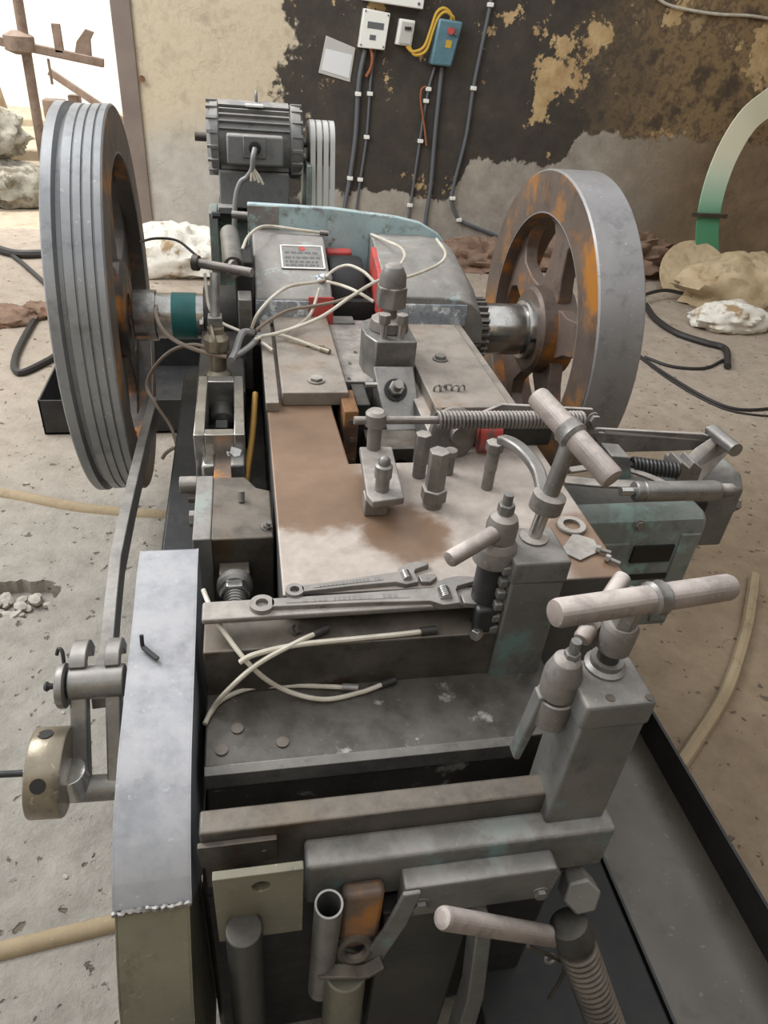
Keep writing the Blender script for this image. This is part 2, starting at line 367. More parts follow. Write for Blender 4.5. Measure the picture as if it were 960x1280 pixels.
    def build(s, name, mat, parent=None, bevel=0.0, seg=2, smooth=38):
        me = bpy.data.meshes.new(name); me.from_pydata(s.v, [], s.f)
        bm = bmesh.new(); bm.from_mesh(me); bmesh.ops.recalc_face_normals(bm, faces=bm.faces); bm.to_mesh(me); bm.free()
        me.materials.append(MT[mat])
        me.polygons.foreach_set('use_smooth', [True] * len(me.polygons)); me.set_sharp_from_angle(angle=math.radians(smooth))
        o = bpy.data.objects.new(name, me); COL.objects.link(o)
        if bevel:
            b = o.modifiers.new('bevel', 'BEVEL'); b.width = bevel; b.segments = seg; b.limit_method = 'ANGLE'; b.angle_limit = math.radians(40)
        if parent is not None:
            o.parent = parent; root = parent
            while root.parent: root = root.parent
            if parent is root: o.matrix_parent_inverse = Matrix.Translation(-V3(root.location))
        return o
def tag(o, label=None, cat=None, group=None, kind=None):
    if label: o['label'] = label
    if cat: o['category'] = cat
    if group: o['group'] = group
    if kind: o['kind'] = kind
    return o
def thing(name, label, cat, loc, group=None):
    o = bpy.data.objects.new(name, None); COL.objects.link(o); o.location = loc; o.empty_display_size = 0.05
    return tag(o, label, cat, group)
def B(): return MB()
def struct(o): o['kind'] = 'structure'; return o
def bolt(parent, p, d, r=0.012, h=0.010, mat='steel', shank=0.0, washer=True):
    p = V3(p); d = V3(d).normalized(); m = B()
    if washer: m.cyl(p, p + d * h * 0.25, r * 1.35, n=16)
    m.cyl(p, p + d * h, r, n=6)
    if shank: m.cyl(p + d * h, p + d * (h + shank), r * 0.55, n=12)
    return m.build('bolt', mat, parent)
def handle_tube(p0, p1, r, mat, parent, name='handle'):
    p0, p1 = V3(p0), V3(p1); L = (p1 - p0).length
    return B().lathe([(r * 0.55, 0), (r * 0.9, r * 0.12), (r, r * 0.4), (r, L - r * 0.4), (r * 0.9, L - r * 0.12), (r * 0.55, L)], p0, p1 - p0, 24).build(name, mat, parent)
def ribbon(m, pts, wd, th, up=(0, 0, 1), k=6, smooth=True):
    """flat bar swept along a path, wd across, th along up"""
    P = smooth_path(pts, k) if smooth else [V3(p) for p in pts]
    vs = []; n = len(P); up = V3(up)
    for i, p in enumerate(P):
        t = (P[min(i + 1, n - 1)] - P[max(i - 1, 0)]).normalized()
        sx = t.cross(up).normalized(); uz = sx.cross(t).normalized()
        for a, b in ((-1, -1), (1, -1), (1, 1), (-1, 1)): vs.append(p + sx * a * wd / 2 + uz * b * th / 2)
    fs = [(i * 4 + j, i * 4 + (j + 1) % 4, (i + 1) * 4 + (j + 1) % 4, (i + 1) * 4 + j) for i in range(n - 1) for j in range(4)]
    fs += [(3, 2, 1, 0), tuple(range((n - 1) * 4, n * 4))]
    return m.add(vs, fs)
# ================================================================== SETTING
# cement floor with a real broken hole at the left
HC = (-.775, 1.885); rnd = random.Random(17); HOLE = []
fx0, fx1, fy0, fy1 = -6.0, 8.0, -3.5, 6.45
ang = sorted([2 * math.pi * i / 36 for i in range(36)] + [math.atan2(y - HC[1], x - HC[0]) % (2 * math.pi) for x in (fx0, fx1) for y in (fy0, fy1)])
vs = []; N = len(ang)
for a in ang:
    c_, s_ = math.cos(a), math.sin(a); k = 1e9
    if c_ > 1e-9: k = min(k, (fx1 - HC[0]) / c_)
    if c_ < -1e-9: k = min(k, (fx0 - HC[0]) / c_)
    if s_ > 1e-9: k = min(k, (fy1 - HC[1]) / s_)
    if s_ < -1e-9: k = min(k, (fy0 - HC[1]) / s_)
    q = (abs(c_ / .135) ** 2.6 + abs(s_ / .095) ** 2.6) ** (-1 / 2.6) * rnd.uniform(.86, 1.08)
    vs += [(HC[0] + c_ * k, HC[1] + s_ * k, 0), (HC[0] + c_ * q, HC[1] + s_ * q, 0), (HC[0] + c_ * q * .93, HC[1] + s_ * q * .93, -.05), (HC[0] + c_ * k, HC[1] + s_ * k, -.12)]
fs = []
for i in range(N):
    j = (i + 1) % N
    fs += [(4 * i, 4 * j, 4 * j + 1, 4 * i + 1), (4 * i + 1, 4 * j + 1, 4 * j + 2, 4 * i + 2), (4 * i, 4 * i + 3, 4 * j + 3, 4 * j)]
fs += [tuple(4 * i + 2 for i in range(N)), tuple(4 * i + 3 for i in range(N))[::-1]]
struct(B().add(vs, fs).build('floor', 'floor', smooth=20))
m = B(); m.box(-0.83, 7.5, 6.2, 6.45, 0, 4.2); m.box(-6, -3.4, 6.2, 6.45, 0, 4.2); m.box(-3.4, -0.83, 6.2, 6.45, 2.7, 4.2)
struct(m.build('wall_back', 'wall', bevel=0.01))
m = B(); m.box(-0.835, -0.70, 6.175, 6.46, 0, 2.7)
struct(m.build('trim_1', 'jamb', bevel=0.006))
struct(B().box(-14, 6, 6.45, 16, -0.12, -0.005).build('ground_outside', 'concrete'))
struct(B().box(-12, 4, 12.8, 13.0, -0.1, 4.2).build('yard_white_backdrop', 'white'))  # white backdrop added to read as the overexposed yard
struct(B().box(6.5, 6.7, -2.7, 6.45, 0, 4.2).build('wall_right_unseen', 'wall'))  # unseen wall, added to hold back sky light from the right
struct(B().box(-6, 6.7, -2.9, -2.7, 0, 4.2).build('wall_front_unseen', 'wall'))  # unseen wall behind the camera, added to block sky light
struct(B().box(4.6, 6.7, -2.9, 6.45, 4.2, 4.35).build('unseen_ceiling_strip', 'concrete'))  # unseen strip, added and sized to dim the right side
# raised cement channel edge crossing the floor at the left, and a low tan ridge at the right
m = B(); m.tube([(-1.164, 2.569, -0.012), (-0.912, 2.496, -0.01), (-0.689, 2.406, -0.01), (-0.505, 2.36, -0.012), (-0.262, 2.32, -0.014), (-0.048, 2.304, -0.02)], 0.03, 10)
struct(tag(m.build('trim_2', 'plasterstep'), None))
m = B(); m.tube([(-0.635, 0.766, -0.0), (-0.487, 0.784, 0.0), (-0.345, 0.8, 0.0), (-0.128, 0.827, 0.0)], 0.02, 10)
struct(tag(m.build('trim_3', 'plasterstep'), None))

# ================================================================== THE MACHINE
M0 = thing('heading_machine', 'large grey cold heading machine with two flywheels, clamp posts and dusty deck', 'machine', (0.35, 1.4, 0))
bed = B().prism([(.045, .885), (.67, .885), (.67, 2.12), (.42, 2.12), (.42, 1.30), (.212, 1.30), (.205, 1.54), (.205, 2.12), (.045, 2.12)], 'z', .30, .85).build('bed', 'deck', M0, 0.004)
B().box(.20, .43, 1.29, 2.10, .58, .62).build('pocket_floor', 'oily', bed)
B().box(.08, .64, .95, 2.75, 0, .30).build('pedestal', 'castdark', M0, 0.01)
B().box(-.205, -.03, 1.16, 2.25, 0, .63).build('side_base', 'dark', M0, 0.006)
B().box(-.03, .045, 1.12, 2.1, .30, .62).build('side_ledge', 'castdark', M0, 0.006)
# rear base between the bearings
B().box(-.02, .76, 2.10, 2.62, .12, .80).build('bearing_base', 'castdark', M0, 0.01)
# --- cover plates and ram
cp = B().box(.082, .246, 1.575, 2.10, .85, .886).build('cover_plate', 'plate', M0, 0.003)
bolt(cp, (0.171, 1.64, 0.887), (0, 0, 1), .016, .010, 'dustysteel')
B().box(*(0.165, 1.841, 0.886)[:1], .215, 1.86, 1.868, .886, .8868).build('slot_shade_mark', 'black', cp)  # thin black strip painting the shade of a slot
B().box(.042, .074, 1.545, 2.10, .85, .874).build('gib_strip', 'plate', M0, 0.002)
cp2 = B().box(.448, .640, 1.49, 2.05, .85, .886).build('cover_plate', 'plate', M0, 0.003)
bolt(cp2, (0.528, 1.779, 0.887), (0, 0, 1), .016, .012, 'steel')
B().box(.644, .672, 1.47, 2.10, .85, .872).build('gib_strip', 'plate', M0, 0.002)
ram = B().box(.252, .442, 1.69, 2.14, .70, .862).build('ram', 'dustysteel', M0, 0.003)
for p in [(0.279, 1.801, 0.862), (0.305, 1.879, 0.862), (0.264, 1.703, 0.862), (0.211, 1.835, 0.887)]:
    B().cyl(p, V3(p) + V3((0, 0, .004)), .005, n=8).build('screw_head', 'chrome', ram)
# --- tool block on the ram, clamp plate, locking nuts
tb = B().prism([(.330, 1.70), (.438, 1.70), (.438, 1.84), (.41, 1.88), (.35, 1.88), (.315, 1.85), (.305, 1.80), (.308, 1.75)], 'z', .80, .968).build('tool_block', 'steel', M0, 0.004)
B().lathe([(.050, 0), (.054, .006), (.050, .03), (.044, .034)], (.378, 1.79, .966), (0, 0, 1), 12).build('lower_nut', 'dustysteel', tb)
B().cyl((.378, 1.79, 1.0), (.378, 1.79, 1.035), .018, n=14).build('stud', 'dustysteel', tb)
B().cyl((.378, 1.79, 1.03), (.378, 1.79, 1.085), .042, n=6).build('hex_nut', 'dustysteel', tb, 0.003)
B().lathe([(.036, 0), (.034, .03), (.024, .05), (.016, .056)], (.378, 1.79, 1.083), (0, 0, 1), 14).build('cap_nut', 'dustysteel', tb, 0)
for x in (.352, .398):
    q = B().cyl((x, 1.725, .966), (x, 1.725, 1.012), .010, n=12).build('stud', 'chrome', tb)
    B().cyl((x, 1.725, 1.008), (x, 1.725, 1.032), .0165, n=6).build('hex_nut', 'dustysteel', tb, 0.002)
cl = B().hexa([(.345, 1.55, .765), (.440, 1.55, .765), (.440, 1.69, .77), (.330, 1.69, .77), (.345, 1.55, .79), (.440, 1.55, .79), (.428, 1.675, .912), (.320, 1.675, .912)]).build('clamp_plate', 'steel', M0, 0.004)
fn = V3((0, -.70, .71)).normalized(); pc = V3((.375, 1.625, .868))
B().lathe([(.030, 0), (.030, .003), (.024, .003)], pc, fn, 20).build('slot_shade', 'black', cl)  # black ring for the shade around the bolt
B().cyl(pc, pc + fn * .02, .021, n=6).build('hex_nut', 'steel', cl, 0.002)
B().cyl(pc + fn * .02, pc + fn * .045, .012, n=12).build('stud', 'dustysteel', cl)
B().cyl((0.287, 1.588, 0.9), (0.317, 1.588, 0.9), .008, n=10).build('set_screw', 'chrome', cl)
# --- die pocket: rusty die holder, bored die block, red guide
dh = B().box(.226, .262, 1.50, 1.62, .62, .872).build('die_holder', 'rust', M0, 0.003)
for p in [(.244, .845), (.247, .795), (.250, .735), (.246, .69)]:
    B().cyl((p[0], 1.4995, p[1]), (p[0], 1.496, p[1]), .0065, n=10).build('pin', 'steel', dh)
B().box(.265, .30, 1.56, 1.68, .62, .86).build('die_spacer', 'castdark', M0, 0.003)
db = B().holed(.285, .42, .625, .79, .366, .72, .036, 1.46, 1.56).build('die_block', 'oily', M0, 0.002)
B().cyl((.366, 1.558, .72), (.366, 1.562, .72), .036, n=20).build('bore_shade', 'black', db)  # black disc painting the dark depth of the bore
B().box(.444, .465, 1.44, 1.52, .70, .885).build('side_cheek', 'oily', M0, 0.003)
for p in [(.455, .845), (.455, .80)]:
    B().cyl((p[0], 1.442, p[1]), (p[0], 1.435, p[1]), .007, n=8).build('pin', 'steel', M0)
# --- swing clamp bridge near the pocket
br = B(); A_ = [(0.228, 1.277, 0.905), (0.298, 1.275, 0.905), (0.287, 1.081, 0.905), (0.224, 1.071, 0.905), (0.216, 1.096, 0.905)]
br.extrude(A_, (0, 0, -.016)); bp = br.build('clamp_bridge', 'dustysteel', M0, 0.003)
B().box(.215, .262, 1.10, 1.135, .85, .89).build('bridge_foot', 'dustysteel', bp, .003)
B().box(.262, .30, 1.255, 1.285, .85, .89).build('bridge_foot', 'dustysteel', bp, .003)
q = (0.248, 1.111, 0.905, 0.973)
B().lathe([(.014, 0), (.014, .028), (.017, .03), (.017, .055), (.012, .058), (.012, .066), (.008, .072), (.003, .075)], q[:3], (0, 0, 1), 14).build('stud_nut', 'steel', bp)
q = (0.257, 1.27, 0.905, 0.967)
ep = B().lathe([(.015, 0), (.015, .05), (.022, .055), (.022, .082), (.016, .088)], q[:3], (0, 0, 1), 16).build('eye_post', 'dustysteel', M0)
EY = V3((q[0], q[1], q[2] + .066))
rodz = EY.z
# --- spring rod across the deck
R0 = V3((EY.x - .045, EY.y, rodz)); R1 = V3((EY.x + .47, EY.y + .015, rodz - .012))
rod = B().cyl(R0, R1, .0085, n=12).build('spring_rod', 'dustysteel', M0)
S0 = R0.lerp(R1, .345)
B().helix(S0, R1, .0165, .0036, 40, 6, 12).build('coil_spring', 'dustysteel', rod)
# --- pulley wheel and bracket behind the rod
pw = B().lathe([(.012, 0), (.055, 0), (.060, .006), (.060, .018), (.052, .024), (.020, .028), (.020, .045), (.008, .047)], (0.445, 1.343, 0.9), (.25, -1, .25), 24).build('roller', 'dustysteel', M0)
B().lathe([(.048, 0), (.048, .05), (.03, .055)], (.515, 1.365, .885), (1, -.1, 0), 20).build('red_bush', 'red', M0)
B().box(.46, .70, 1.36, 1.44, .85, .90).build('linkage_base', 'castdark', M0, 0.005)
# flat connecting strap going out to the right
m = B(); m.extrude([(0.475, 1.375, 0.907), (0.569, 1.375, 0.951), (0.795, 1.372, 0.938), (0.809, 1.372, 0.887), (1.088, 1.345, 0.882), (1.147, 1.335, 0.866), (1.151, 1.335, 0.846), (1.014, 1.34, 0.839), (0.827, 1.372, 0.82), (0.604, 1.375, 0.89), (0.524, 1.375, 0.898)], (0, .010, 0))
st = m.build('strap_link', 'dustysteel', M0, 0.0015)
for p in [(0.586, 1.37, 0.914), (0.798, 1.365, 0.914), (0.822, 1.365, 0.871), (0.757, 1.365, 0.917)]:
    bolt(st, p, (0, -1, .2), .014, .016, 'dustysteel')
# hinge bracket at the end of the strap
hb = B().extrude([(1.135, 1.33, 0.878), (1.17, 1.33, 0.846), (1.061, 1.26, 0.799), (0.994, 1.26, 0.808), (1.057, 1.3, 0.848)], (0, .02, .012)).build('hinge_arm', 'dustysteel', M0, 0.003)
B().cyl((1.116, 1.36, 0.884), (1.12, 1.26, 0.886), .017, n=16).build('hinge_pin', 'steel', hb)
B().cyl((1.113, 1.37, 0.885), (1.118, 1.355, 0.882), .010, n=12).build('pin_end', 'chrome', hb)
B().extrude([(0.953, 1.22, 0.861), (0.958, 1.22, 0.882), (0.984, 1.22, 0.864), (0.99, 1.22, 0.881), (1.017, 1.22, 0.863), (1.019, 1.22, 0.824), (0.964, 1.22, 0.83)], (0, .05, 0)).build('clevis', 'dustysteel', M0, 0.002)
sp2 = B().cyl((0.81, 1.24, 0.869), (0.961, 1.22, 0.86), .008, n=10).build('spring_rod', 'dark', M0)
B().helix((0.85, 1.24, 0.866), (0.957, 1.22, 0.86), .016, .004, 12, 6, 12).build('coil_spring', 'dark', sp2)
B().extrude([(0.768, 1.2, 0.915), (0.813, 1.2, 0.91), (0.834, 1.2, 0.855), (0.793, 1.2, 0.848)], (0, .06, 0)).build('spring_bracket', 'cast', M0, 0.003)
m = B(); ribbon(m, [(0.697, 1.233, 0.86), (0.79, 1.237, 0.865), (0.858, 1.212, 0.86), (0.914, 1.172, 0.85)], .02, .006)
m.build('link_rod', 'dustysteel', M0, 0.001)
m = B(); ribbon(m, [(0.673, 1.202, 0.855), (0.741, 1.186, 0.855), (0.822, 1.175, 0.855), (0.911, 1.159, 0.85)], .03, .006)
m.build('link_rod', 'dustysteel', M0, 0.001)
# damper cylinder
c0 = V3((0.793, 1.121, 0.875)); c1 = V3((0.988, 1.114, 0.875)); cdv = (c1 - c0).normalized()
dc = B().lathe([(.020, 0), (.0225, .003), (.0225, .012), (.020, .014), (.020, .02), (.022, .022), (.0215, .03), (.022, .035), (.0215, .04), (.022, (c1 - c0).length - .01), (.019, (c1 - c0).length), (.012, (c1 - c0).length + .002)], c0, cdv, 24).build('damper_cylinder', 'steel', M0)
B().cyl(c0 - cdv * .03, c0, .010, n=14).build('rod_end', 'chrome', dc)
B().lathe([(.012, 0), (.015, .01), (.015, .03), (.006, .045)], c1, cdv, 14).build('end_fitting', 'dustysteel', dc)
# side casting (feed box)
sc = B().prism([(1.165, .42), (1.165, .735), (1.172, .755), (1.19, .766), (1.24, .766), (1.24, .42)], 'x', .672, 1.045).build('side_casting', 'tealdark', M0, 0.012, 3)
B().box(.872, .975, 1.158, 1.18, .643, .690).build('slot_shade', 'black', sc)  # black block standing in for a shaded slot
B().box(.70, 1.02, 1.1625, 1.18, .585, .602).build('groove', 'black', sc)  # black strip in place of the shade in a groove
B().box(.69, .86, 1.160, 1.17, .61, .70).build('raised_pad', 'tealdark', sc, .004)
B().box(.985, 1.035, 1.160, 1.17, .44, .72).build('raised_pad', 'tealdark', sc, .004)
bolt(sc, (0.867, 1.165, 0.749), (0, -1, .3), .010, .008, 'dustysteel')
B().box(.672, 1.04, 1.24, 1.42, .46, .72).build('casting_back', 'castdark', M0, 0.008)
sb = B().prism([(1.26, .60), (1.26, .77), (1.29, .80), (1.40, .80), (1.40, .60)], 'x', 1.04, 1.19).build('end_block', 'cast', M0, 0.006)
bolt(sb, (1.19, 1.29, .71), (1, 0, 0), .018, .025, 'dustysteel')
B().box(1.055, 1.10, 1.255, 1.27, .65, .74).build('slot_shade', 'black', sb)  # shade of a slot put on as a black block
# --- tall studs on the deck
def stud(parent, q, parts, mat='dustysteel', tilt=0):
    m = B(); z = q[2]
    for r, h, n in parts:
        m.cyl((q[0], q[1], z), (q[0], q[1], z + h), r, n=n); z += h
    return m.build('hex_stud', mat, parent, 0.0015)
q = (0.355, 1.241, 0.85, 0.954); h = q[3] - q[2]
stud(M0, q, [(.0145, h * .32, 16), (.0175, h * .68, 6)])
q = (0.359, 1.13, 0.85, 0.978); h = q[3] - q[2]
stud(M0, q, [(.020, h * .12, 16), (.027, h * .22, 6), (.0205, h * .66, 6)])
q = (0.422, 1.248, 0.85, 0.91); h = q[3] - q[2]
stud(M0, q, [(.011, h * .75, 12), (.014, h * .25, 12)])
q = (0.492, 1.187, 0.85, 0.962); h = q[3] - q[2]
stud(M0, q, [(.0125, h * .40, 14), (.0135, h * .42, 14), (.019, h * .18, 6)])
# loose plate on the deck corner with washer is separate, see below
# --- front cross rails (stepped)
ra = B().box(-.085, .42, .842, .886, .834, .846).build('upper_rail', 'dustysteel', M0, 0.004)
rb = B().box(-.085, .42, .814, .886, .66, .801).build('step_rail', 'oily', M0, 0.003)
rc = B().box(-.085, .52, .674, .905, .56, .70).build('oily_shelf', 'shelf', M0, 0.003)
B().prism([(.664, .692), (.664, .66), (.676, .66), (.676, .7005)], 'x', -.085, .425).build('shelf_edge', 'steel', rc, 0.001)
rd = B().box(-.085, .412, .542, .578, .60, .742).build('front_rail', 'oily', M0, 0.004)
re_ = B().box(.055, .515, .50, .545, .60, .70).build('cross_beam', 'cast', M0, 0.008, 3)
B().box(-.095, .50, .56, .90, .0, .55).build('dark_front_block', 'dark', M0, 0.01)  # dark block put in so the space under the rails reads as shade
B().box(.40, .765, .12, 1.05, 0, .10).build('shaded_base_rail', 'black', M0, 0.006)  # foot rail coloured black for the shadow beside the machine leg
B().box(.475, .50, .545, .68, .50, .70).build('end_cheek', 'castdark', M0, 0.004)
lb = B().holed(-.088, .018, .672, .722, .0, .70, .004, .534, .542).build('left_bracket', 'oily', M0, 0.001)
for p in [(-0.035, 0.74, 0.7), (-0.059, 0.702, 0.7), (0.035, 0.706, 0.7)]:
    B().cyl(p, V3(p) + V3((0, 0, .003)), .010, n=14).build('plug', 'oily', rc)
for p in [(0.064, 0.849, 0.803), (0.067, 0.853, 0.803)]: pass
bolt(rb, (0.064, 0.847, 0.803), (.6, -.2, .6), .008, .012, 'oily')
# --- clamp posts
def clamp_post(y0, y1, ztop, zb):
    po = B().box(.408, .500, y0, y1, zb, ztop - .044).build('clamp_post', 'cast', M0, 0.004)
    B().box(.405, .503, y0 - .003, y1, ztop - .045, ztop).build('post_cap', 'cast', po, 0.005)
    return po
pr = clamp_post(.806, .90, .962, .69)
for i in range(6):
    z = .80 + i * .026
    B().prism([(.812, z), (.812, z + .016), (.835, z + .016), (.835, z)], 'x', .392, .408).build('rack_tooth', 'cast', pr, 0.003)
# rear clamp: dark screw body at the left of the post, collar and radial handle
X_, Y_ = .386, .848
bd = B().lathe([(.012, 0), (.018, .006), (.018, .05), (.024, .055), (.024, .15), (.02, .155)], (X_, Y_, .79), (0, 0, 1), 18).build('screw_body', 'dark', pr)
B().box(X_ - .022, X_ + .016, Y_ - .034, Y_ - .014, .80, .855).build('toggle_block', 'dark', pr, 0.006)
B().cyl((X_ - .012, Y_ - .03, .803), (X_ - .022, Y_ - .04, .8025), .012, n=6).build('foot_nut', 'chrome', pr, 0.001)
B().lathe([(.026, 0), (.035, .004), (.035, .035), (.028, .045), (.0, .045)], (X_, Y_, .935), (0, 0, 1), 24).build('collar', 'dustysteel', pr)
B().lathe([(.025, 0), (.026, .03), (.022, .045), (.012, .052), (.012, .058)], (X_ + .004, Y_, .978), (0, 0, 1), 20).build('hub', 'dustysteel', pr)
B().cyl((X_ + .004, Y_, 1.032), (X_ + .004, Y_, 1.048), .014, n=6).build('hex_nut', 'steel', pr, 0.001)
B().cyl((X_ + .004, Y_, 1.045), (X_ + .004, Y_, 1.066), .008, n=12).build('stud', 'steel', pr)
handle_tube((0.289, 0.79, 0.989), (X_, Y_ - .005, 1.002), .0135, 'grip', pr)
# rear clamp screw with T handle and lever nut
a = V3((.459, .868, .960)); b = V3((.480, .868, 1.155))
B().lathe([(.0, 0), (.024, 0), (.024, .006), (.016, .008)], a, (0, 0, 1), 20).build('washer', 'dustysteel', pr)
cs = B().cyl(a, b, .0115, n=16).build('clamp_screw', 'chrome', pr)
B().cyl(a.lerp(b, .42), b, .0135, n=16).build('screw_sleeve', 'steel', cs)
n0 = a.lerp(b, .30); n1 = a.lerp(b, .50)
B().lathe([(.018, 0), (.027, .003), (.027, .03), (.02, .034)], n0, b - a, 20).build('lever_nut', 'dustysteel', pr)
m = B(); ribbon(m, [n1 + V3((-.010, .002, -.012)), V3((0.473, 0.939, 1.05)), V3((0.462, 0.983, 1.06)), V3((0.45, 1.02, 1.058)), V3((0.442, 1.045, 1.05))], .022, .016)
m.build('curved_lever', 'steel', pr, 0.004)
T0 = V3((.447, .952, 1.182)); T1 = V3((.517, .785, 1.128))
handle_tube(T0, T1, .0185, 'grip', pr, 'cross_handle')
tc = T0.lerp(T1, .46)
cb = B().lathe([(.020, 0), (.0235, .004), (.0225, .012), (.024, .02), (.020, .026)], tc - (T1 - T0).normalized() * .012, T1 - T0, 16).build('weld_collar', 'steel', pr)
# front clamp
pf = clamp_post(.522, .60, .962, .69)
for p in [(0.442, 0.532, 0.962), (0.495, 0.527, 0.962), (0.45, 0.537, 0.962)][:2]:
    B().cyl(p, V3(p) + V3((0, 0, .0012)), .006, n=14).build('plugged_hole', 'oily', pf)
X_, Y_ = .400, .575
B().lathe([(.020, 0), (.0255, .004), (.0265, .02), (.0265, .052)], (.394, .575, .872), (0, 0, 1), 24).build('yoke', 'dustysteel', pf)
B().box(.394, .415, .56, .598, .88, .92).build('yoke_lug', 'dustysteel', pf, .004)
B().prism([(.354, .800), (.364, .797), (.384, .93), (.366, .93)], 'y', .566, .588).build('yoke_arm', 'cast', pf, 0.003)
B().lathe([(.022, 0), (.022, .008)], (X_ - .006, Y_, .922), (0, 0, 1), 24).build('seal_ring', 'black', pf)
B().lathe([(.0, 0), (.0245, 0), (.0255, .008), (.0255, .038), (.0235, .045), (.018, .062), (.010, .068), (.0, .068)], (X_ - .006, Y_, .930), (0, 0, 1), 24).build('dome_cap', 'dustysteel', pf)
B().cyl((X_ - .002, Y_, .995), (X_ - .002, Y_, 1.006), .011, n=6).build('hex_nut', 'steel', pf, 0.001)
B().cyl((X_ - .002, Y_, 1.004), (X_ - .002, Y_, 1.025), .007, n=12).build('stud', 'steel', pf)
handle_tube((X_ + .012, Y_ + .012, 1.012), (0.495, 0.66, 1.054), .012, 'grip', pf)
fb = V3((.458, .585, .960)); ft = V3((.458, .575, 1.10))
B().lathe([(.0, 0), (.028, 0), (.028, .006), (.022, .010), (.022, .018)], fb, (0, 0, 1), 20).build('washer', 'steel', pf)
B().cyl(fb + V3((0, 0, .016)), fb + V3((0, 0, .045)), .015, n=16).build('clamp_screw', 'castdark', pf)
B().lathe([(.019, 0), (.023, .004), (.023, .042), (.019, .048)], (.457, .582, 1.0), (0, -.05, 1), 20).build('lever_nut', 'dustysteel', pf)
B().cyl((.435, .60, 1.02), (.415, .615, 1.035), .012, n=14).build('lever_stub', 'dustysteel', pf)
B().cyl((.457, .578, 1.047), ft, .0165, n=6).build('screw_head', 'steel', pf, 0.002)
T0 = V3((0.336, 0.545, 1.106)); T1 = V3((0.611, 0.6, 1.079))
handle_tube(T0, T1, .0175, 'grip', pf, 'cross_handle')
tc = T0.lerp(T1, .50)
B().lathe([(.018, 0), (.022, .004), (.0205, .012), (.0225, .02), (.018, .026)], tc, T1 - T0, 16).build('weld_collar', 'steel', pf)
# --- brackets below the cross beam
pl = B().holed(-.066, .050, .575, .742, -.005, .712, .012, .478, .490).build('drilled_plate', 'olive', M0, 0.001)
B().cyl((-.005, .4895, .712), (-.005, .4905, .712), .013, n=16).build('hole', 'black', pl)  # black disc for the shade seen through the hole
B().cyl((-.030, .462, .64), (-.034, .462, .0), .025, n=24).build('column', 'castdark', M0, 0.003)
pp = B().lathe([(.0165, -.3), (.0165, 0), (.0195, 0), (.0195, -.30), (.0165, -.3)], (.083, .462, .675), (.01, -.05, 1), 24, closed=False).build('open_pipe', 'steel', M0)
B().cyl((.083, .464, .60), (.083, .464, .602), .017, n=16).build('pipe_inner_shade', 'black', pp)  # black disc painting the shade inside the open pipe
pipe_cl = B().box(.105, .165, .475, .50, .50, .655).build('clip_bracket', 'rimrust', M0, 0.008)
B().torus((.128, .47, .515), (0, -1, .3), .022, .008, 20, 8).build('clip_eye', 'oily', M0)
m = B(); ribbon(m, [(.075, .46, .475), (.105, .45, .492), (.14, .45, .478), (.17, .455, .49)], .02, .008); m.build('saddle_strap', 'oily', M0, .002)
B().cyl((.115, .46, .47), (.115, .45, .05), .032, n=20).build('column', 'olive', M0, .003)
bk = B().prism([(.19, .585), (.42, .585), (.425, .65), (.415, .668), (.19, .668)], 'y', .47, .502).build('slide_bracket', 'cast', M0, 0.004)
bolt(bk, (0.216, 0.47, 0.621), (0, -1, 0), .012, .008, 'cast'); bolt(bk, (0.401, 0.47, 0.606), (0, -1, 0), .010, .008, 'cast')
B().prism([(.186, .668), (.212, .668), (.200, .58), (.168, .46), (.13, .46), (.165, .57)], 'y', .462, .4695).build('gusset', 'cast', M0, 0.003)
B().prism([(.305, .56), (.33, .56), (.36, .30), (.37, .05), (.335, .05), (.33, .30)], 'y', .45, .49).build('leg_web', 'cast', M0, 0.003)
B().box(.17, .315, .49, .52, .05, .56).build('leg_panel', 'castdark', M0, 0.004)
hx = B().cyl((0.482, 0.5, 0.555), (0.475, 0.465, 0.579), .030, n=6, ph=.3).build('adjuster_head', 'cast', M0, 0.004)
a = V3((0.467, 0.44, 0.508)); b = V3((0.554, 0.35, 0.298))
B().lathe([(.02, -.035), (.030, -.03), (.033, 0), (.030, .012)], a, b - a, 18).build('adjuster_neck', 'castdark', hx)
aj = B().cyl(a, b, .027, n=18).build('adjuster_screw', 'oily', M0)
L = (b - a).length; d_ = (b - a).normalized(); k = int(L / .011)
for i in range(2, k): B().torus(a + d_ * (i * .011), d_, .0275, .0042, 24, 6).build('thread', 'oily', aj)
handle_tube((0.227, 0.42, 0.685), (0.456, 0.45, 0.489), .0155, 'grip', M0)
B().torus((0.443, 0.44, 0.445), (0, -1, .4), .008, .003, 14, 6).build('chain_link', 'dustysteel', M0)
m = B(); m.tube([(0.393, 0.44, 0.505), (0.42, 0.44, 0.475), (0.445, 0.44, 0.45), (0.476, 0.44, 0.411), (0.482, 0.44, 0.352), (0.478, 0.44, 0.279)], .0035, 6); m.build('retaining_wire', 'oily', M0)

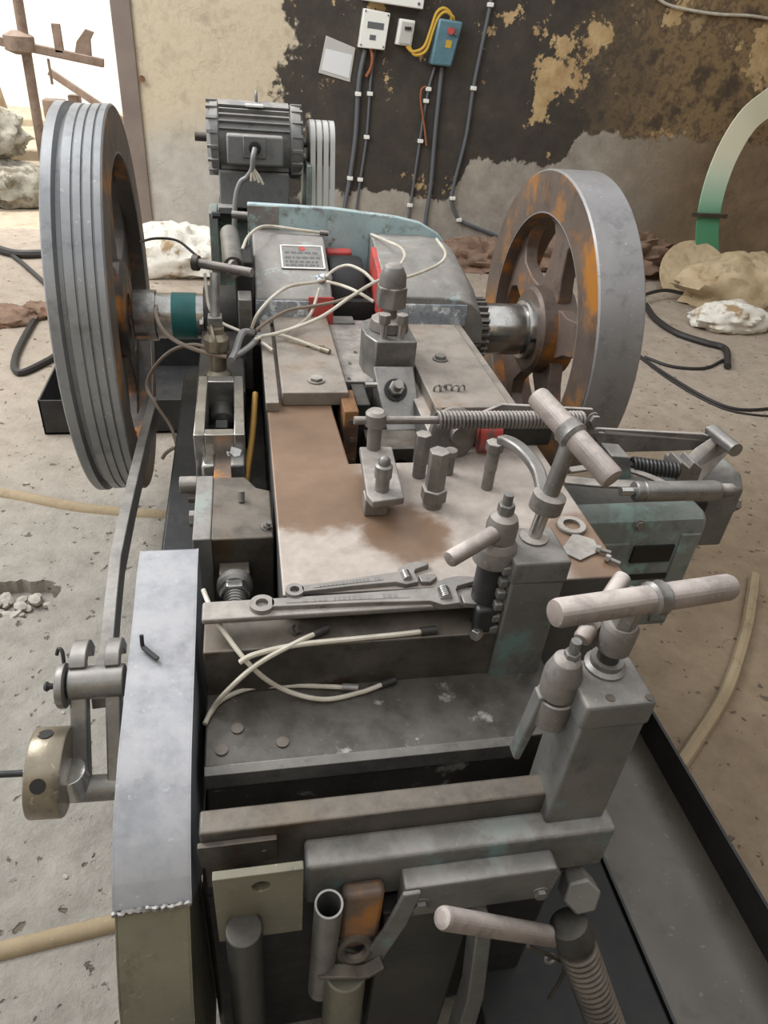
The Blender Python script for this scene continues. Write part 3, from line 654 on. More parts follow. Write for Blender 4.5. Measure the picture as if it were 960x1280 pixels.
# --- belt guard at the left front
prof = [(1.045, .832), (.99, .828), (.93, .812), (.86, .797), (.79, .785), (.72, .772), (.66, .760), (.60, .738), (.555, .712), (.52, .682), (.497, .655)]
prof2 = [(.497, .655), (.46, .605), (.425, .545), (.395, .47), (.375, .38), (.37, .06)]
inner = lambda P, t: [(y + t * .9, z - t) for y, z in P][::-1]
gd = B().prism(prof + inner(prof, .006), 'x', -.200, -.098).build('belt_guard', 'guard', M0, 0.003)
for sx in (-.2, -.1005):
    B().prism(prof + [(.62, .50), (1.045, .50)], 'x', sx, sx + .0025).build('guard_cheek', 'guard', gd)
B().prism(prof2 + inner(prof2, .006), 'x', -.197, -.101).build('lower_sheet', 'olive', gd, 0.002)
B().prism(prof2 + [(.62, .06), (.62, .50)], 'x', -.197, -.194).build('lower_cheek', 'olive', gd)
B().prism(prof2 + [(.62, .06), (.62, .50)], 'x', -.104, -.101).build('lower_cheek', 'olive', gd)
m = B(); rnd = random.Random(3)
m.tube([(-.2 + i * .0034, .497 - .002 + rnd.uniform(-.002, .002), .657 + rnd.uniform(-.001, .001)) for i in range(31)], lambda u: .0035 + .001 * math.sin(u * 60), 6, 2)
m.build('weld_seam', 'steel', gd)
g0 = V3((-.165, .80, .79))
m = B(); m.tube([V3((-0.179, 0.846, 0.785)), V3((-0.18, 0.844, 0.8)), V3((-0.18, 0.849, 0.815))], .0035, 6); m.build('hook', 'dark', gd)
m = B(); m.bar((-0.178, 0.837, 0.8), (-0.154, 0.813, 0.796), .007, .004); m.build('hook_tail', 'dark', gd)
B().box(-.165, -.158, .3695, .372, .30, .44).build('slot_shade', 'black', gd)  # black strip painted in for a shaded slot
# --- long feed link and crank at the left
LK = [(-.285, 2.05, .615), (-.283, 1.74, .645), (-.280, 1.393, .672), (-.278, 1.195, .680), (-.272, 1.07, .672), (-.262, .93, .67), (-.255, .82, .72)]
m = B(); ribbon(m, LK, .024, .055, smooth=False); m.build('feed_link', 'steel', M0, 0.002)
ck = B().cyl((-.288, .805, .763), (-.206, .805, .763), .026, n=22).build('crank_arm', 'steel', M0, 0.002)
for x0, x1 in ((-.287, -.262), (-.235, -.212)):
    B().hexa([(x0, .80, .775), (x1, .80, .775), (x1, .825, .765), (x0, .825, .765), (x0, .69, .635), (x1, .69, .635), (x1, .715, .62), (x0, .715, .62)]).build('arm_cheek', 'steel', ck, 0.003)
    m = B(); ribbon(m, [(x0 / 2 + x1 / 2, .815, .785), (x0 / 2 + x1 / 2, .83, .795), (x0 / 2 + x1 / 2, .86, .79), (x0 / 2 + x1 / 2, .875, .76)], x1 - x0, .018); m.build('fork_lug', 'steel', ck, 0.002)
B().cyl((-.290, .705, .635), (-.205, .705, .630), .020, n=20).build('lower_boss', 'steel', ck, .002)
B().lathe([(.0, 0), (.033, 0), (.035, .003), (.035, .011), (.032, .013), (0, .013)], (-.304, .803, .762), (1, 0, 0), 28).build('end_disc', 'steel', ck)
B().lathe([(.0, 0), (.006, .001), (.008, .005), (.005, .009), (.0045, .022)], (-.326, .803, .763), (1, 0, 0), 12).build('grease_nipple', 'dark', ck)
m = B(); m.tube([(-.296, .825, .79), (-.298, .835, .805), (-.304, .84, .806), (-.308, .838, .795)], .003, 6); m.build('wire_clip', 'dark', ck)
DC = V3((-0.335, 0.705, 0.686)); DE = V3((DC.x + .048, DC.y, DC.z - .004))
sh = B().cyl(DE, (-.285, .705, .636), .026, n=24).build('crank_shaft', 'chrome', M0, .002)
B().lathe([(.012, -.004), (.05, -.002), (.064, 0), (.066, .003), (.066, .045), (.064, .048), (.02, .05)], DC, DE - DC, 40).build('crank_disc', 'brass', sh)
dd = (DE - DC).normalized(); mid = DC.lerp(DE, .5)
for ang in (38, 108, 250):
    rd_ = V3((0, -math.cos(math.radians(ang)), math.sin(math.radians(ang))))
    B().cyl(mid + rd_ * .0655, mid + rd_ * .0668, .011, n=18).build('spanner_hole_shade', 'black', sh)  # flat black disc, shade of a hole put into colour
B().cyl(DC - dd * .012, DC, .014, n=6).build('shaft_nut', 'steel', sh)
B().cyl(DC - dd * .12, DC, .005, n=10).build('shaft_tail', 'dark', sh)
B().cyl((-.300, .745, .68), (-.286, .745, .68), .004, n=8).build('pin', 'dark', ck)

# --- left side linkage block
bl = B().prism([(-.080, 1.092), (.040, 1.092), (.040, 1.255), (.012, 1.268), (-.012, 1.312), (-.080, 1.312)], 'z', .60, .815).build('side_block', 'oily', M0, 0.004)
B().box(-.113, -.078, 1.09, 1.315, .58, .818).build('block_cheek', 'cast', bl, 0.003)
q = (-0.02, 1.215, 0.816, 0.838)
B().cyl(q[:3], (q[0], q[1] + .008, q[2] + .02), .007, n=10).build('stud', 'steel', bl)
bolt(bl, (0.027, 1.124, 0.816), (.3, -.2, .8), .009, .008, 'steel', .008)
for y in (1.28, 1.12): bolt(M0, (-.113, y, .73), (-1, 0, 0), .018, .02, 'dustysteel')
bolt(M0, (-.12, 1.42, .70), (-1, 0, 0), .02, .025, 'dustysteel')
a = V3((-.035, 1.09, .728)); 
sq = B().box(-.066, -.008, 1.055, 1.092, .70, .758).build('adjuster_plate', 'oily', M0, .003)
B().lathe([(.02, 0), (.034, .002), (.034, .018), (.028, .024)], (-.037, 1.056, .735), (0, -1, .12), 24).build('lock_collar', 'steel', sq)
B().cyl((-.037, 1.035, .737), (-.037, 1.012, .739), .029, n=6).build('hex_nut', 'chrome', sq, .002)
B().cyl((-.037, 1.014, .739), (-.037, .93, .745), .018, n=18).build('adjuster_screw', 'steel', sq)
for i in range(8): B().torus((-.037, 1.008 - i * .0085, .7395 + i * .0006), (0, -1, .07), .0185, .0024, 18, 6).build('thread', 'steel', sq)
B().cyl((-.037, .932, .745), (-.037, .90, .747), .021, n=18).build('screw_end', 'chrome', sq)
# open square frame
fr = B()
x0, x1, y0, y1, zt, zb_ = -.124, -.010, 1.435, 1.75, .85, .74
fr.box(x0, x0 + .024, y0, y1, zb_, zt); fr.box(x1 - .024, x1, y0, y1, zb_, zt); fr.box(x0 + .024, x1 - .024, y0, y0 + .028, zb_, zt); fr.box(x0 + .024, x1 - .024, y1 - .035, y1, zb_, zt)
fo = fr.build('toggle_frame', 'chrome', M0, 0.002)
B().box(x0 + .02, x1 - .02, y0 + .02, y1 - .02, .66, .70).build('frame_floor', 'dark', fo)
B().lathe([(.0, 0), (.032, 0), (.032, .05), (.02, .06)], (-.067, 1.72, .765), (0, -1, -.2), 20).build('toggle_roller', 'castdark', fo)
B().box(-.08, -.052, 1.56, 1.60, .70, .80).build('toggle_pin', 'black', fo)
B().box(-.108, -.078, 1.385, 1.44, .66, .80).build('frame_lug', 'chrome', fo, .006)
B().box(-.045, -.012, 1.385, 1.44, .66, .80).build('frame_lug', 'steel', fo, .006)
bolt(fo, (-0.035, 1.439, 0.8), (.2, -.6, .6), .014, .014, 'chrome')
B().hexa([(-.082, 1.30, .77), (-.040, 1.30, .77), (-.044, 1.46, .77), (-.078, 1.46, .77), (-.082, 1.30, .79), (-.040, 1.30, .79), (-.044, 1.46, .80), (-.078, 1.46, .80)]).build('brown_strap', 'rimrust', M0, .002)
B().cyl((-.12, 1.40, .74), (-.16, 1.40, .74), .02, n=14).build('pivot_boss', 'dustysteel', M0, .002)
m = B(); m.tube([(0.02, 1.747, 0.8), (0.009, 1.608, 0.76), (-0.006, 1.484, 0.73), (-0.013, 1.434, 0.7)], .008, 10); m.build('ochre_rod', 'yellow', M0)
# upright feed rod group
B().box(-.135, -.005, 1.76, 2.20, .62, .80).build('rod_base', 'castdark', M0, .006)
ur = B().lathe([(.036, 0), (.036, .01), (.024, .02), (.024, .07), (.034, .08), (.034, .11), (.022, .125), (.022, .14)], (-.078, 1.86, .80), (0, 0, 1), 22).build('rod_coupling', 'brass', M0)
B().cyl((-.080, 1.78, .80), (-.080, 1.78, .825), .026, n=6).build('hex_nut', 'steel', ur, .002)
B().torus((-.078, 1.86, .905), (1, 0, .3), .038, .006, 24, 8).build('wire_ring', 'brass', ur)
B().box(-.098, -.06, 1.86, 1.90, .935, .965).build('square_nut', 'steel', ur, .003)
B().cyl((-.079, 1.875, .96), (-.074, 1.93, 1.06), .013, n=14).build('feed_rod', 'steel', ur)
B().lathe([(.030, 0), (.030, .36), (.026, .36), (.026, 0.0)], (-0.027, 2.092, 1.03), V3((-0.053, 2.791, 1.03)) - V3((-0.027, 2.092, 1.03)), 20, closed=False).build('sleeve_tube', 'steel', M0)
tbz = 1.035
tbar = B().cyl((-0.125, 2.104, 1.035), (0.024, 2.028, 1.035), .013, n=12).build('tommy_bar', 'dustysteel', M0)
B().cyl((-0.141, 2.11, 1.035), (-0.123, 2.104, 1.035), .022, n=14).build('bar_head', 'oily', tbar, .002)
B().lathe([(.012, 0), (.026, .002), (.026, .012), (.012, .014)], (-0.036, 2.076, 1.03), (1, -.6, 0), 16).build('bar_ring', 'dustysteel', tbar)
B().box(-.018, .020, 1.98, 2.06, .70, .975).build('guide_strap', 'steel', M0, .004)
B().box(-.025, .03, 2.12, 2.30, .70, 1.04).build('guide_post', 'dark', M0, .006)
B().cyl((-0.034, 2.853, 1.0), (0.03, 2.84, 1.0), .014, n=12).build('cross_pin', 'dustysteel', M0)
B().cyl((-0.104, 2.741, 1.02), (-0.076, 2.746, 1.02), .012, n=8).build('pin_end', 'dark', M0)

# --- crankshaft housing
cap = B().prism([(2.105, .86), (2.105, .935), (2.17, .97), (2.40, 1.045), (2.48, 1.045), (2.48, .80), (2.105, .80)], 'x', .032, .264).build('bearing_cap', 'cap', M0, 0.006)
B().box(.034, .19, 2.0985, 2.107, .862, .932).build('silver_band', 'silver', cap, 0.001)
B().box(.19, .266, 2.0985, 2.107, .862, .945).build('red_panel', 'red', cap, 0.001)
# name plate on the sloping face
pn = V3((0, -.075, .23)).normalized(); o_ = V3((.185, 2.285, 1.0085)); ux = V3((1, 0, 0)); uy = pn.cross(ux)
def on_plate(m, a0, a1, b0, b1, t0, t1):
    P = [o_ + ux * a + uy * b + pn * t0 for a, b in ((a0, b0), (a1, b0), (a1, b1), (a0, b1))]
    m.extrude(P, pn * (t1 - t0))
m = B(); on_plate(m, -.068, .068, -.062, .062, 0, .003); npl = m.build('name_plate', 'steel', cap, .001)
m = B(); on_plate(m, -.068, .068, -.062, -.057, .003, .0045); on_plate(m, -.068, .068, .057, .062, .003, .0045); on_plate(m, -.068, -.063, -.062, .062, .003, .0045); on_plate(m, .063, .068, -.062, .062, .003, .0045)
m.build('plate_border', 'white', npl)
m = B(); rnd = random.Random(5)
for b_ in (.022, -.004, -.026, -.044):
    a_ = -.055
    while a_ < .05:
        w_ = rnd.uniform(.006, .02); on_plate(m, a_, min(a_ + w_, .056), b_ - .005, b_ + .005, .003, .0036); a_ += w_ + .005
m.build('worn_print', 'print', npl)
q = o_ + uy * .043 + pn * .003
B().cyl(q, q + pn * .001, .011, n=16).build('red_emblem', 'red', npl)
B().box(.262, .43, 2.20, 2.46, .70, .90).build('rod_bay', 'dark', M0)
B().lathe([(.05, 0), (.13, 0), (.135, .01), (.135, .10), (.13, .11), (.05, .11)], (.275, 2.36, .86), (1, 0, 0), 36).build('big_end', 'black', M0)
B().box(.275, .36, 2.40, 2.45, .90, 1.0).build('red_cover', 'red', M0, .006)
B().box(.262, .335, 2.10, 2.16, .80, .868).build('ram_key', 'cast', M0, .003)
# right cap: rounded at its outer side
cp3 = B()
def cap_section(x, s):   # yz outline scaled in height
    return [(x, 2.105, .80), (x, 2.105, .80 + .15 * s), (x, 2.20, .80 + .205 * s), (x, 2.40, .80 + .245 * s), (x, 2.48, .80 + .245 * s), (x, 2.48, .80)]
secs = [(.425, 1.0), (.60, 1.0), (.66, .97), (.705, .88), (.735, .72), (.752, .45), (.757, .1)]
vs = []; fs = []
for i, (x, s_) in enumerate(secs): vs += cap_section(x, s_)
for i in range(len(secs) - 1):
    for j in range(6): fs.append((i * 6 + j, i * 6 + (j + 1) % 6, (i + 1) * 6 + (j + 1) % 6, (i + 1) * 6 + j))
fs += [(5, 4, 3, 2, 1, 0), tuple(range((len(secs) - 1) * 6, len(secs) * 6))]
cap3 = B().add(vs, fs).build('bearing_cap', 'cap', M0, 0.004)
B().box(.44, .69, 2.0985, 2.107, .862, .93).build('silver_band', 'silver', cap3, 0.001)
B().prism([(2.10, .87), (2.10, .94), (2.20, 1.0), (2.34, 1.035), (2.34, .88)], 'x', .412, .428).build('red_panel', 'red', cap3, .002)
# teal back cover with rounded right shoulder
bcv = [(.02, .70), (.02, 1.123), (.30, 1.119), (.52, 1.10), (.60, 1.085), (.67, 1.05), (.725, .99), (.76, .92), (.785, .82), (.79, .70)]
bc = B().prism(bcv, 'y', 2.47, 2.50).build('back_cover', 'teal', M0, .004)
B().box(.02, .12, 2.462, 2.472, 1.04, 1.118).build('bare_patch', 'cap', bc)
# --- shafts, gear
ls = B().cyl((-.345, 2.3, .808), (-.02, 2.3, .808), .072, n=36).build('crankshaft', 'chrome', M0, .003)
B().cyl((-.228, 2.3, .808), (-.152, 2.3, .808), .0735, n=36).build('teal_band', 'tealband', ls)
B().cyl((-.345, 2.3, .808), (-.275, 2.3, .808), .080, n=36).build('shaft_collar', 'chrome', ls, .004)
bh = B().cyl((-.128, 2.3, .80), (-.02, 2.3, .80), .105, n=36).build('bearing_housing', 'castdark', M0, .006)
bolt(bh, (-.128, 2.21, .82), (-1, 0, 0), .014, .012, 'chrome')
B().box(-.12, -.02, 2.2, 2.4, .3, .80).build('bearing_foot', 'castdark', M0, .006)
m = B(); NTH = 26; poly = []
for i in range(NTH):
    a0 = 2 * math.pi * i / NTH
    for da, r in ((0, .092), (.07, .108), (.14, .108), (.19, .092)): poly.append((2.3 + r * math.cos(a0 + da), .778 + r * math.sin(a0 + da)))
gear = m.prism(poly, 'x', .745, .815).build('gear', 'steel', M0)
rs = B().lathe([(.085, .06), (.088, .065), (.088, .20), (.084, .203), (.084, .21), (.100, .212), (.103, .218), (.103, .255), (.098, .26), (.05, .26)], (.75, 2.3, .778), (1, 0, 0), 40).build('crankshaft', 'chrome', M0)
m = B(); m.box(.965, 1.006, 2.194, 2.20, .772, .784)
m.build('collar_slot_shade', 'black', rs)  # black block painting the shade in the collar slot
# --- flywheels
def flywheel(xc_in, xc_out, yc, zc, R, Ri, prof, tread_mat, face_mat, web_x, nsp, a0, rhub, spoke_mat, label, hubw, yaw=0.0):
    """rim by lathe about x, separate spokes, hub"""
    rim = B().lathe(prof, (0, yc, zc), (1, 0, 0), 96, closed=True).build('flywheel', tread_mat, M0, 0)
    tag(rim, label)
    # machined face ring on the inboard side
    s = 1 if xc_in > xc_out else -1
    B().lathe([(Ri + .004, xc_in - s * .004), (R - .004, xc_in - s * .004), (R - .006, xc_in + s * .0012), (Ri + .006, xc_in + s * .0012)], (0, yc, zc), (1, 0, 0), 96, closed=True).build('rim_face', face_mat, rim)
    B().lathe([(Ri + .001, xc_out), (Ri + .001, xc_in), (Ri - .001, xc_in - s * .003), (Ri - .001, xc_out + s * .003)], (0, yc, zc), (1, 0, 0), 96, closed=True).build('rim_inside', 'orange' if R < .55 else 'darkweb', rim)
    for k in range(nsp):
        a = math.radians(a0 + k * 360 / nsp); n = 8; P = []
        half = math.pi / nsp
        def pt(r, aa): return (yc + r * math.cos(aa), zc + r * math.sin(aa))
        # spoke outline: flares into rim and hub
        L_ = [(rhub * .9, half * .98), (rhub * 1.12, half * .80), (rhub * 1.45, half * .46), ((rhub + Ri) * .56, half * .30), (Ri * .80, half * .30), (Ri * .92, half * .42), (Ri * .975, half * .62), (Ri * 1.01, half * .86)]
        poly = [pt(r, a + w_) for r, w_ in L_] + [pt(Ri * 1.01, a + u * half) for u in (.4, 0, -.4)] + [pt(r, a - w_) for r, w_ in L_[::-1]]
        B().prism(poly, 'x', web_x[0], web_x[1]).build('spoke', spoke_mat, rim, .006)
    B().lathe([(.05, hubw[0]), (rhub * .92, hubw[0]), (rhub, hubw[0] + .01 * (1 if hubw[1] > hubw[0] else -1)), (rhub * 1.05, hubw[1]), (.05, hubw[1])], (0, yc, zc), (1, 0, 0), 48, closed=True).build('hub', 'darkweb' if R > .55 else 'rimrust', rim)
    if yaw:   # the wheel runs slightly out of true about the upright axis
        c_ = V3(((xc_in + xc_out) / 2, yc, zc))
        rim.matrix_basis = Matrix.Translation(-V3(M0.location)).inverted() @ Matrix.Translation(-V3(M0.location)) @ Matrix.Translation(c_) @ Matrix.Rotation(math.radians(yaw), 4, 'Z') @ Matrix.Translation(-c_)
    return rim
# left: grooved belt flywheel
xo, xi, R, Ri = -.485, -.343, .570, .445
prof = [(Ri, xo), (R - .004, xo), (R, xo + 0.0035), (R, xo + 0.0263), (R - .022, xo + 0.0316), (R - .022, xo + 0.0421), (R - .004, xo + 0.0473), (R - .004, xo + 0.0684), (R - .009, xo + 0.0701), (R - .009, xo + 0.0728), (R - .004, xo + 0.0745),
        (R - .004, xo + 0.0912), (R - .010, xo + 0.0929), (R - .010, xo + 0.0964), (R - .002, xo + 0.0982), (R - .002, xo + 0.1157), (R - .008, xo + 0.1175), (R - .008, xo + 0.1201), (R, xo + 0.1227), (R, xi - .004), (R - .004, xi), (Ri, xi)]
flywheel(xi, xo, 2.3, .826, R, Ri, prof, 'groove', 'rimrust', (-.44, -.39), 6, 8, .15, 'darkweb', 'tall grooved belt flywheel with grey tread and rusty dark spokes', (-.36, -.46), 2.0)
# right: plain flywheel
xi, xo, R, Ri = .995, 1.145, .519, .385
prof = [(Ri, xi), (R - .006, xi), (R, xi + .006), (R, xo - .006), (R - .006, xo), (Ri, xo)]
flywheel(xi, xo, 2.3, .778, R, Ri, prof, 'tread', 'rimrust', (1.04, 1.09), 5, 90 + 4, .15, 'web', 'heavy plain flywheel with rust brown spoked web', (.985, 1.11))
# ================================================================== MOTOR
MY, MZ = 3.12, 1.218
ms = thing('motor_stand', 'dark teal steel stand carrying the electric motor behind the machine', 'stand', (.07, 3.15, 0))
B().box(-.10, .22, 3.02, 3.32, 0, .94).build('column', 'tealdark', ms, .01)
B().box(-.12, -.09, 2.86, 3.02, .70, 1.0).build('side_plate', 'tealdark', ms, .003)
B().box(.255, .275, 2.98, 3.26, .60, 1.16).build('side_plate', 'tealdark', ms, .003)
B().box(-.09, .25, 2.98, 3.30, .94, .975).build('top_plate', 'dark', ms, .004)
mo = thing('electric_motor', 'grey finned electric motor with terminal box on stand against the plaster wall', 'motor', (.07, MY, .975))
R = .112
body = B().cyl((-.075, MY, MZ), (.195, MY, MZ), R, n=40).build('body', 'motor', mo)
for i in range(30):
    a = 2 * math.pi * i / 30
    d = V3((0, math.cos(a), math.sin(a)))
    if -.75 < d.y < -.0 and False: continue
    if d.y < -.55 and -.62 < d.z < .30: continue
    p = V3((0, MY, MZ)) + d * (R + .006)
    B().bar(p + V3((-.07, 0, 0)), p + V3((.19, 0, 0)), .005, .018, up=d).build('fin', 'motor', body)
for x0, x1, nm in ((-.118, -.075, 'end_bell'), (.195, .245, 'fan_cowl')):
    eb = B().lathe([(.04, 0), (R - .02, 0), (R + .012, .015), (R + .015, x1 - x0)] if nm == 'end_bell' else [(R + .014, 0), (R + .016, .01), (R + .012, x1 - x0 - .012), (R - .02, x1 - x0), (.03, x1 - x0)], (x0, MY, MZ), (1, 0, 0), 40).build(nm, 'motor', mo)
    for i in range(16):
        a = 2 * math.pi * i / 16 + .1; d = V3((0, math.cos(a), math.sin(a))); p = V3(((x0 + x1) / 2, MY, MZ)) + d * (R + .014)
        B().bar(p - V3((.02, 0, 0)), p + V3((.02, 0, 0)), .010, .012, up=d).build('rib', 'motor', eb)
B().cyl((-.165, MY, MZ), (-.118, MY, MZ), .016, n=16).build('shaft', 'oily', mo)
B().lathe([(.03, 0), (.075, 0), (.08, .006), (.08, .098), (.075, .104), (.03, .104)], (.262, MY, MZ), (1, 0, 0), 30).build('belt_pulley', 'steel', mo)
B().cyl((.24, MY, MZ), (.29, MY, MZ), .016, n=14).build('shaft', 'steel', mo)
tbx = B().box(-.045, .165, MY - .158, MY - .06, MZ - .066, MZ + .036).build('terminal_box', 'motor', mo, .008)
B().box(.015, .10, MY - .166, MY - .156, MZ - .04, MZ + .035).build('box_lid', 'motor', tbx, .004)
B().lathe([(.016, 0), (.022, .002), (.022, .02), (.012, .022)], (.058, MY - .165, MZ - .003), (0, -1, 0), 18).build('cable_gland', 'dark', tbx)
pan = B(); pp_ = []
for i in range(9):
    a = math.radians(62 + i * 6.5); pp_.append((MY + (R + .020) * math.cos(a), MZ + (R + .020) * math.sin(a)))
for i in range(9):
    a = math.radians(114 - i * 6.5); pp_.append((MY + (R + .012) * math.cos(a), MZ + (R + .012) * math.sin(a)))
pan.prism(pp_, 'x', -.07, .19); tp = pan.build('top_panel', 'motor', body)
B().box(.03, .095, MY - .075, MY - .04, MZ + R + .008, MZ + R + .0145).build('rating_label', 'white', tp)
B().torus((.07, MY, MZ + R + .035), (1, 0, 0), .016, .006, 18, 8).build('lifting_eye', 'motor', mo)
for x in (-.055, .165):
    for sy in (-1, 1): B().box(x - .03, x + .03, MY + sy * .12 - .035, MY + sy * .12 + .035, .975, 1.0).build('foot', 'motor', mo, .003)
B().box(-.08, .19, MY - .10, MY + .10, .985, 1.12).build('foot_web', 'motor', mo, .006)
fl = thing('motor_lead', 'grey flexible lead hanging from the motor terminal box', 'cable', (.05, MY - .17, MZ - .02))
B().tube([(.058, MY - .185, MZ - .003), (.050, MY - .205, MZ - .03), (.045, MY - .205, MZ - .07), (.025, MY - .20, MZ - .10), (.0, MY - .20, MZ - .12), (-.02, MY - .21, MZ - .18), (-.03, MY - .24, MZ - .30)], .010, 10).build('sheath', 'greytube', fl)
for dx in (-.01, .005, .02, .035):
    B().tube([(.045, MY - .205, MZ - .06), (.048 + dx * .6, MY - .212, MZ - .09), (.05 + dx, MY - .215, MZ - .105 - abs(dx) * .4)], .005, 6).build('taped_end', 'whitetube', fl)
# belts: four loops from motor pulley to a pulley low on the stand
dp = thing('drive_pulley', 'dark lower drive pulley under the four grey belts', 'pulley', (.32, 3.0, 0))
B().lathe([(.03, 0), (.125, 0), (.13, .006), (.13, .10), (.125, .106), (.03, .106)], (.262, 2.98, .40), (1, 0, 0), 36).build('wheel', 'dark', dp)
B().box(.30, .33, 2.94, 3.02, 0, .40).build('bracket', 'dark', dp)
for i in range(4):
    x = .272 + i * .0255
    C1 = (MY, MZ, .084); C2 = (2.98, .40, .134); N = 20; P = []
    ang = math.atan2(C1[1] - C2[1], C1[0] - C2[0])
    off = math.asin((C2[2] - C1[2]) / math.hypot(C1[0] - C2[0], C1[1] - C2[1]))
    for k in range(N + 1):
        a = ang - math.pi / 2 + off + (math.pi - 2 * off) * k / N; P.append((C1[0] + C1[2] * math.cos(a), C1[1] + C1[2] * math.sin(a)))
    for k in range(N + 1):
        a = ang + math.pi / 2 - off + (math.pi + 2 * off) * k / N; P.append((C2[0] + C2[2] * math.cos(a), C2[1] + C2[2] * math.sin(a)))
    n = len(P); vs = []
    cyy = sum(p[0] for p in P) / n; czz = sum(p[1] for p in P) / n
    for y, z in P:
        L = math.hypot(y - cyy, z - czz); iy, iz = y - (y - cyy) / L * .009, z - (z - czz) / L * .009
        vs += [(x, y, z), (x + .019, y, z), (x + .016, iy, iz), (x + .003, iy, iz)]
    fs = [(k * 4 + j, k * 4 + (j + 1) % 4, ((k + 1) % n) * 4 + (j + 1) % 4, ((k + 1) % n) * 4 + j) for k in range(n) for j in range(4)]
    o = B().add(vs, fs).build('drive_belt', 'sleeve')
    tag(o, ['leftmost of the four grey drive belts beside the motor', 'second drive belt from the motor, grey, running down', 'third drive belt from the motor, grey, running down', 'drive belt farthest from the motor, grey, running down'][i], 'belt', 'drive belts beside the motor')

# ================================================================== WALL ELECTRICS
YW = 6.2
def wall_quad(name, mat, pts, depth, parent=None, bevel=.004, y=YW):
    m = B(); m.extrude([(x, y, z) for x, z in pts], (0, -depth, 0)); return m.build(name, mat, parent, bevel)
bx = thing('fuse_board', 'white enamel fuse board with printed panel beside the hanging paper', 'electrical box', (0.981, 6.2, 1.56))
wall_quad('case', 'white', [(.888, 1.452), (1.085, 1.448), (1.110, 1.675), (.915, 1.69)], .07, bx, .006)
wall_quad('label_strip', 'print', [(.945, 1.575), (1.065, 1.57), (1.068, 1.61), (.948, 1.615)], .002, bx, 0, YW - .07)
wall_quad('small_label', 'print', [(.965, 1.505), (1.01, 1.503), (1.013, 1.535), (.968, 1.537)], .002, bx, 0, YW - .07)
for p in [(.905, 1.47), (1.072, 1.468), (.928, 1.675), (1.095, 1.66)]:
    B().cyl((p[0], YW - .07, p[1]), (p[0], YW - .075, p[1]), .006, n=10).build('screw', 'print', bx)
b2 = thing('distribution_board', 'white electrical panel at the top edge above the breaker', 'electrical box', (1.067, 6.2, 1.749))
wall_quad('case', 'white', [(.90, 1.735), (1.345, 1.715), (1.36, 1.96), (.91, 1.98)], .08, b2, .006)
B().cyl((1.31, YW - .08, 1.745), (1.31, YW - .085, 1.745), .010, n=10).build('screw', 'print', b2)
b3 = thing('circuit_breaker', 'small white circuit breaker box with three dark switches', 'electrical box', (1.233, 6.2, 1.57))
wall_quad('case', 'white', [(1.165, 1.49), (1.285, 1.485), (1.30, 1.645), (1.185, 1.65)], .06, b3, .006)
wall_quad('front_panel', 'sleeve', [(1.185, 1.50), (1.275, 1.497), (1.285, 1.63), (1.20, 1.635)], .012, b3, .003, YW - .06)
for i in range(3): wall_quad('toggle', 'black', [(1.222 + i * .017, 1.585), (1.234 + i * .017, 1.585), (1.235 + i * .017, 1.605), (1.223 + i * .017, 1.605)], .014, b3, 0, YW - .07)
b4 = thing('motor_starter', 'blue grey motor starter box with red button on the black wall', 'electrical box', (1.546, 6.2, 1.518))
wall_quad('case', 'switchblue', [(1.435, 1.385), (1.60, 1.378), (1.652, 1.665), (1.468, 1.675)], .10, b4, .014)
B().cyl((1.56, YW - .10, 1.605), (1.56, YW - .125, 1.605), .024, n=18).build('red_button', 'red', b4)
B().cyl((1.60, YW - .10, 1.600), (1.60, YW - .118, 1.600), .022, n=18).build('grey_button', 'cable', b4)
wall_quad('yellow_label', 'yellowwire', [(1.53, 1.50), (1.575, 1.498), (1.582, 1.545), (1.537, 1.548)], .003, b4, 0, YW - .10)
pa = thing('document_pouch', 'sheet of paper in a clear plastic pouch hung on the wall', 'paper', (0.734, 6.2, 1.359))
wall_quad('pouch', 'sleeve', [(.605, 1.27), (.845, 1.225), (.875, 1.445), (.655, 1.505)], .008, pa, .002)
wall_quad('sheet', 'paper', [(.625, 1.29), (.835, 1.25), (.855, 1.40), (.655, 1.425)], .003, pa, 0, YW - .008)
def wcable(name, label, pts, r, mat='cable', clips=()):
    P = [V3(p) for p in PXW(pts)]
    t = thing(name, label, 'cable', P[-1], 'cables clipped down the back wall')
    B().tube([(p.x, YW - r, p.z) for p in P], r, 8).build('sheath', mat, t)
    for c_ in PXW(clips):
        B().box(c_[0] - .022, c_[0] + .022, YW - 2.6 * r, YW, c_[2] - .014, c_[2] + .014).build('clip', 'white', t, .004)
    return t
def PXW(pts): return [V3(p) for p in pts]
wcable('wall_cable', 'grey cable dropping from the fuse board, leftmost on the black wall', [(0.946, 6.2, 1.439), (0.919, 6.2, 1.295), (0.909, 6.2, 1.148), (0.906, 6.2, 0.863), (0.877, 6.2, 0.56), (0.843, 6.2, 0.313), (0.84, 6.2, 0.068)], .018, 'cable', [(0.909, 6.2, 1.154), (0.877, 6.2, 0.56)])
wcable('wall_cable', 'thin grey cable, second from the fuse board on the black wall', [(1.019, 6.2, 1.445), (1.002, 6.2, 1.249), (0.996, 6.2, 0.868), (0.964, 6.2, 0.546), (0.945, 6.2, 0.298), (0.943, 6.2, 0.072)], .011, 'cable', [(1.002, 6.2, 1.16), (0.996, 6.2, 0.863), (0.963, 6.2, 0.552)])
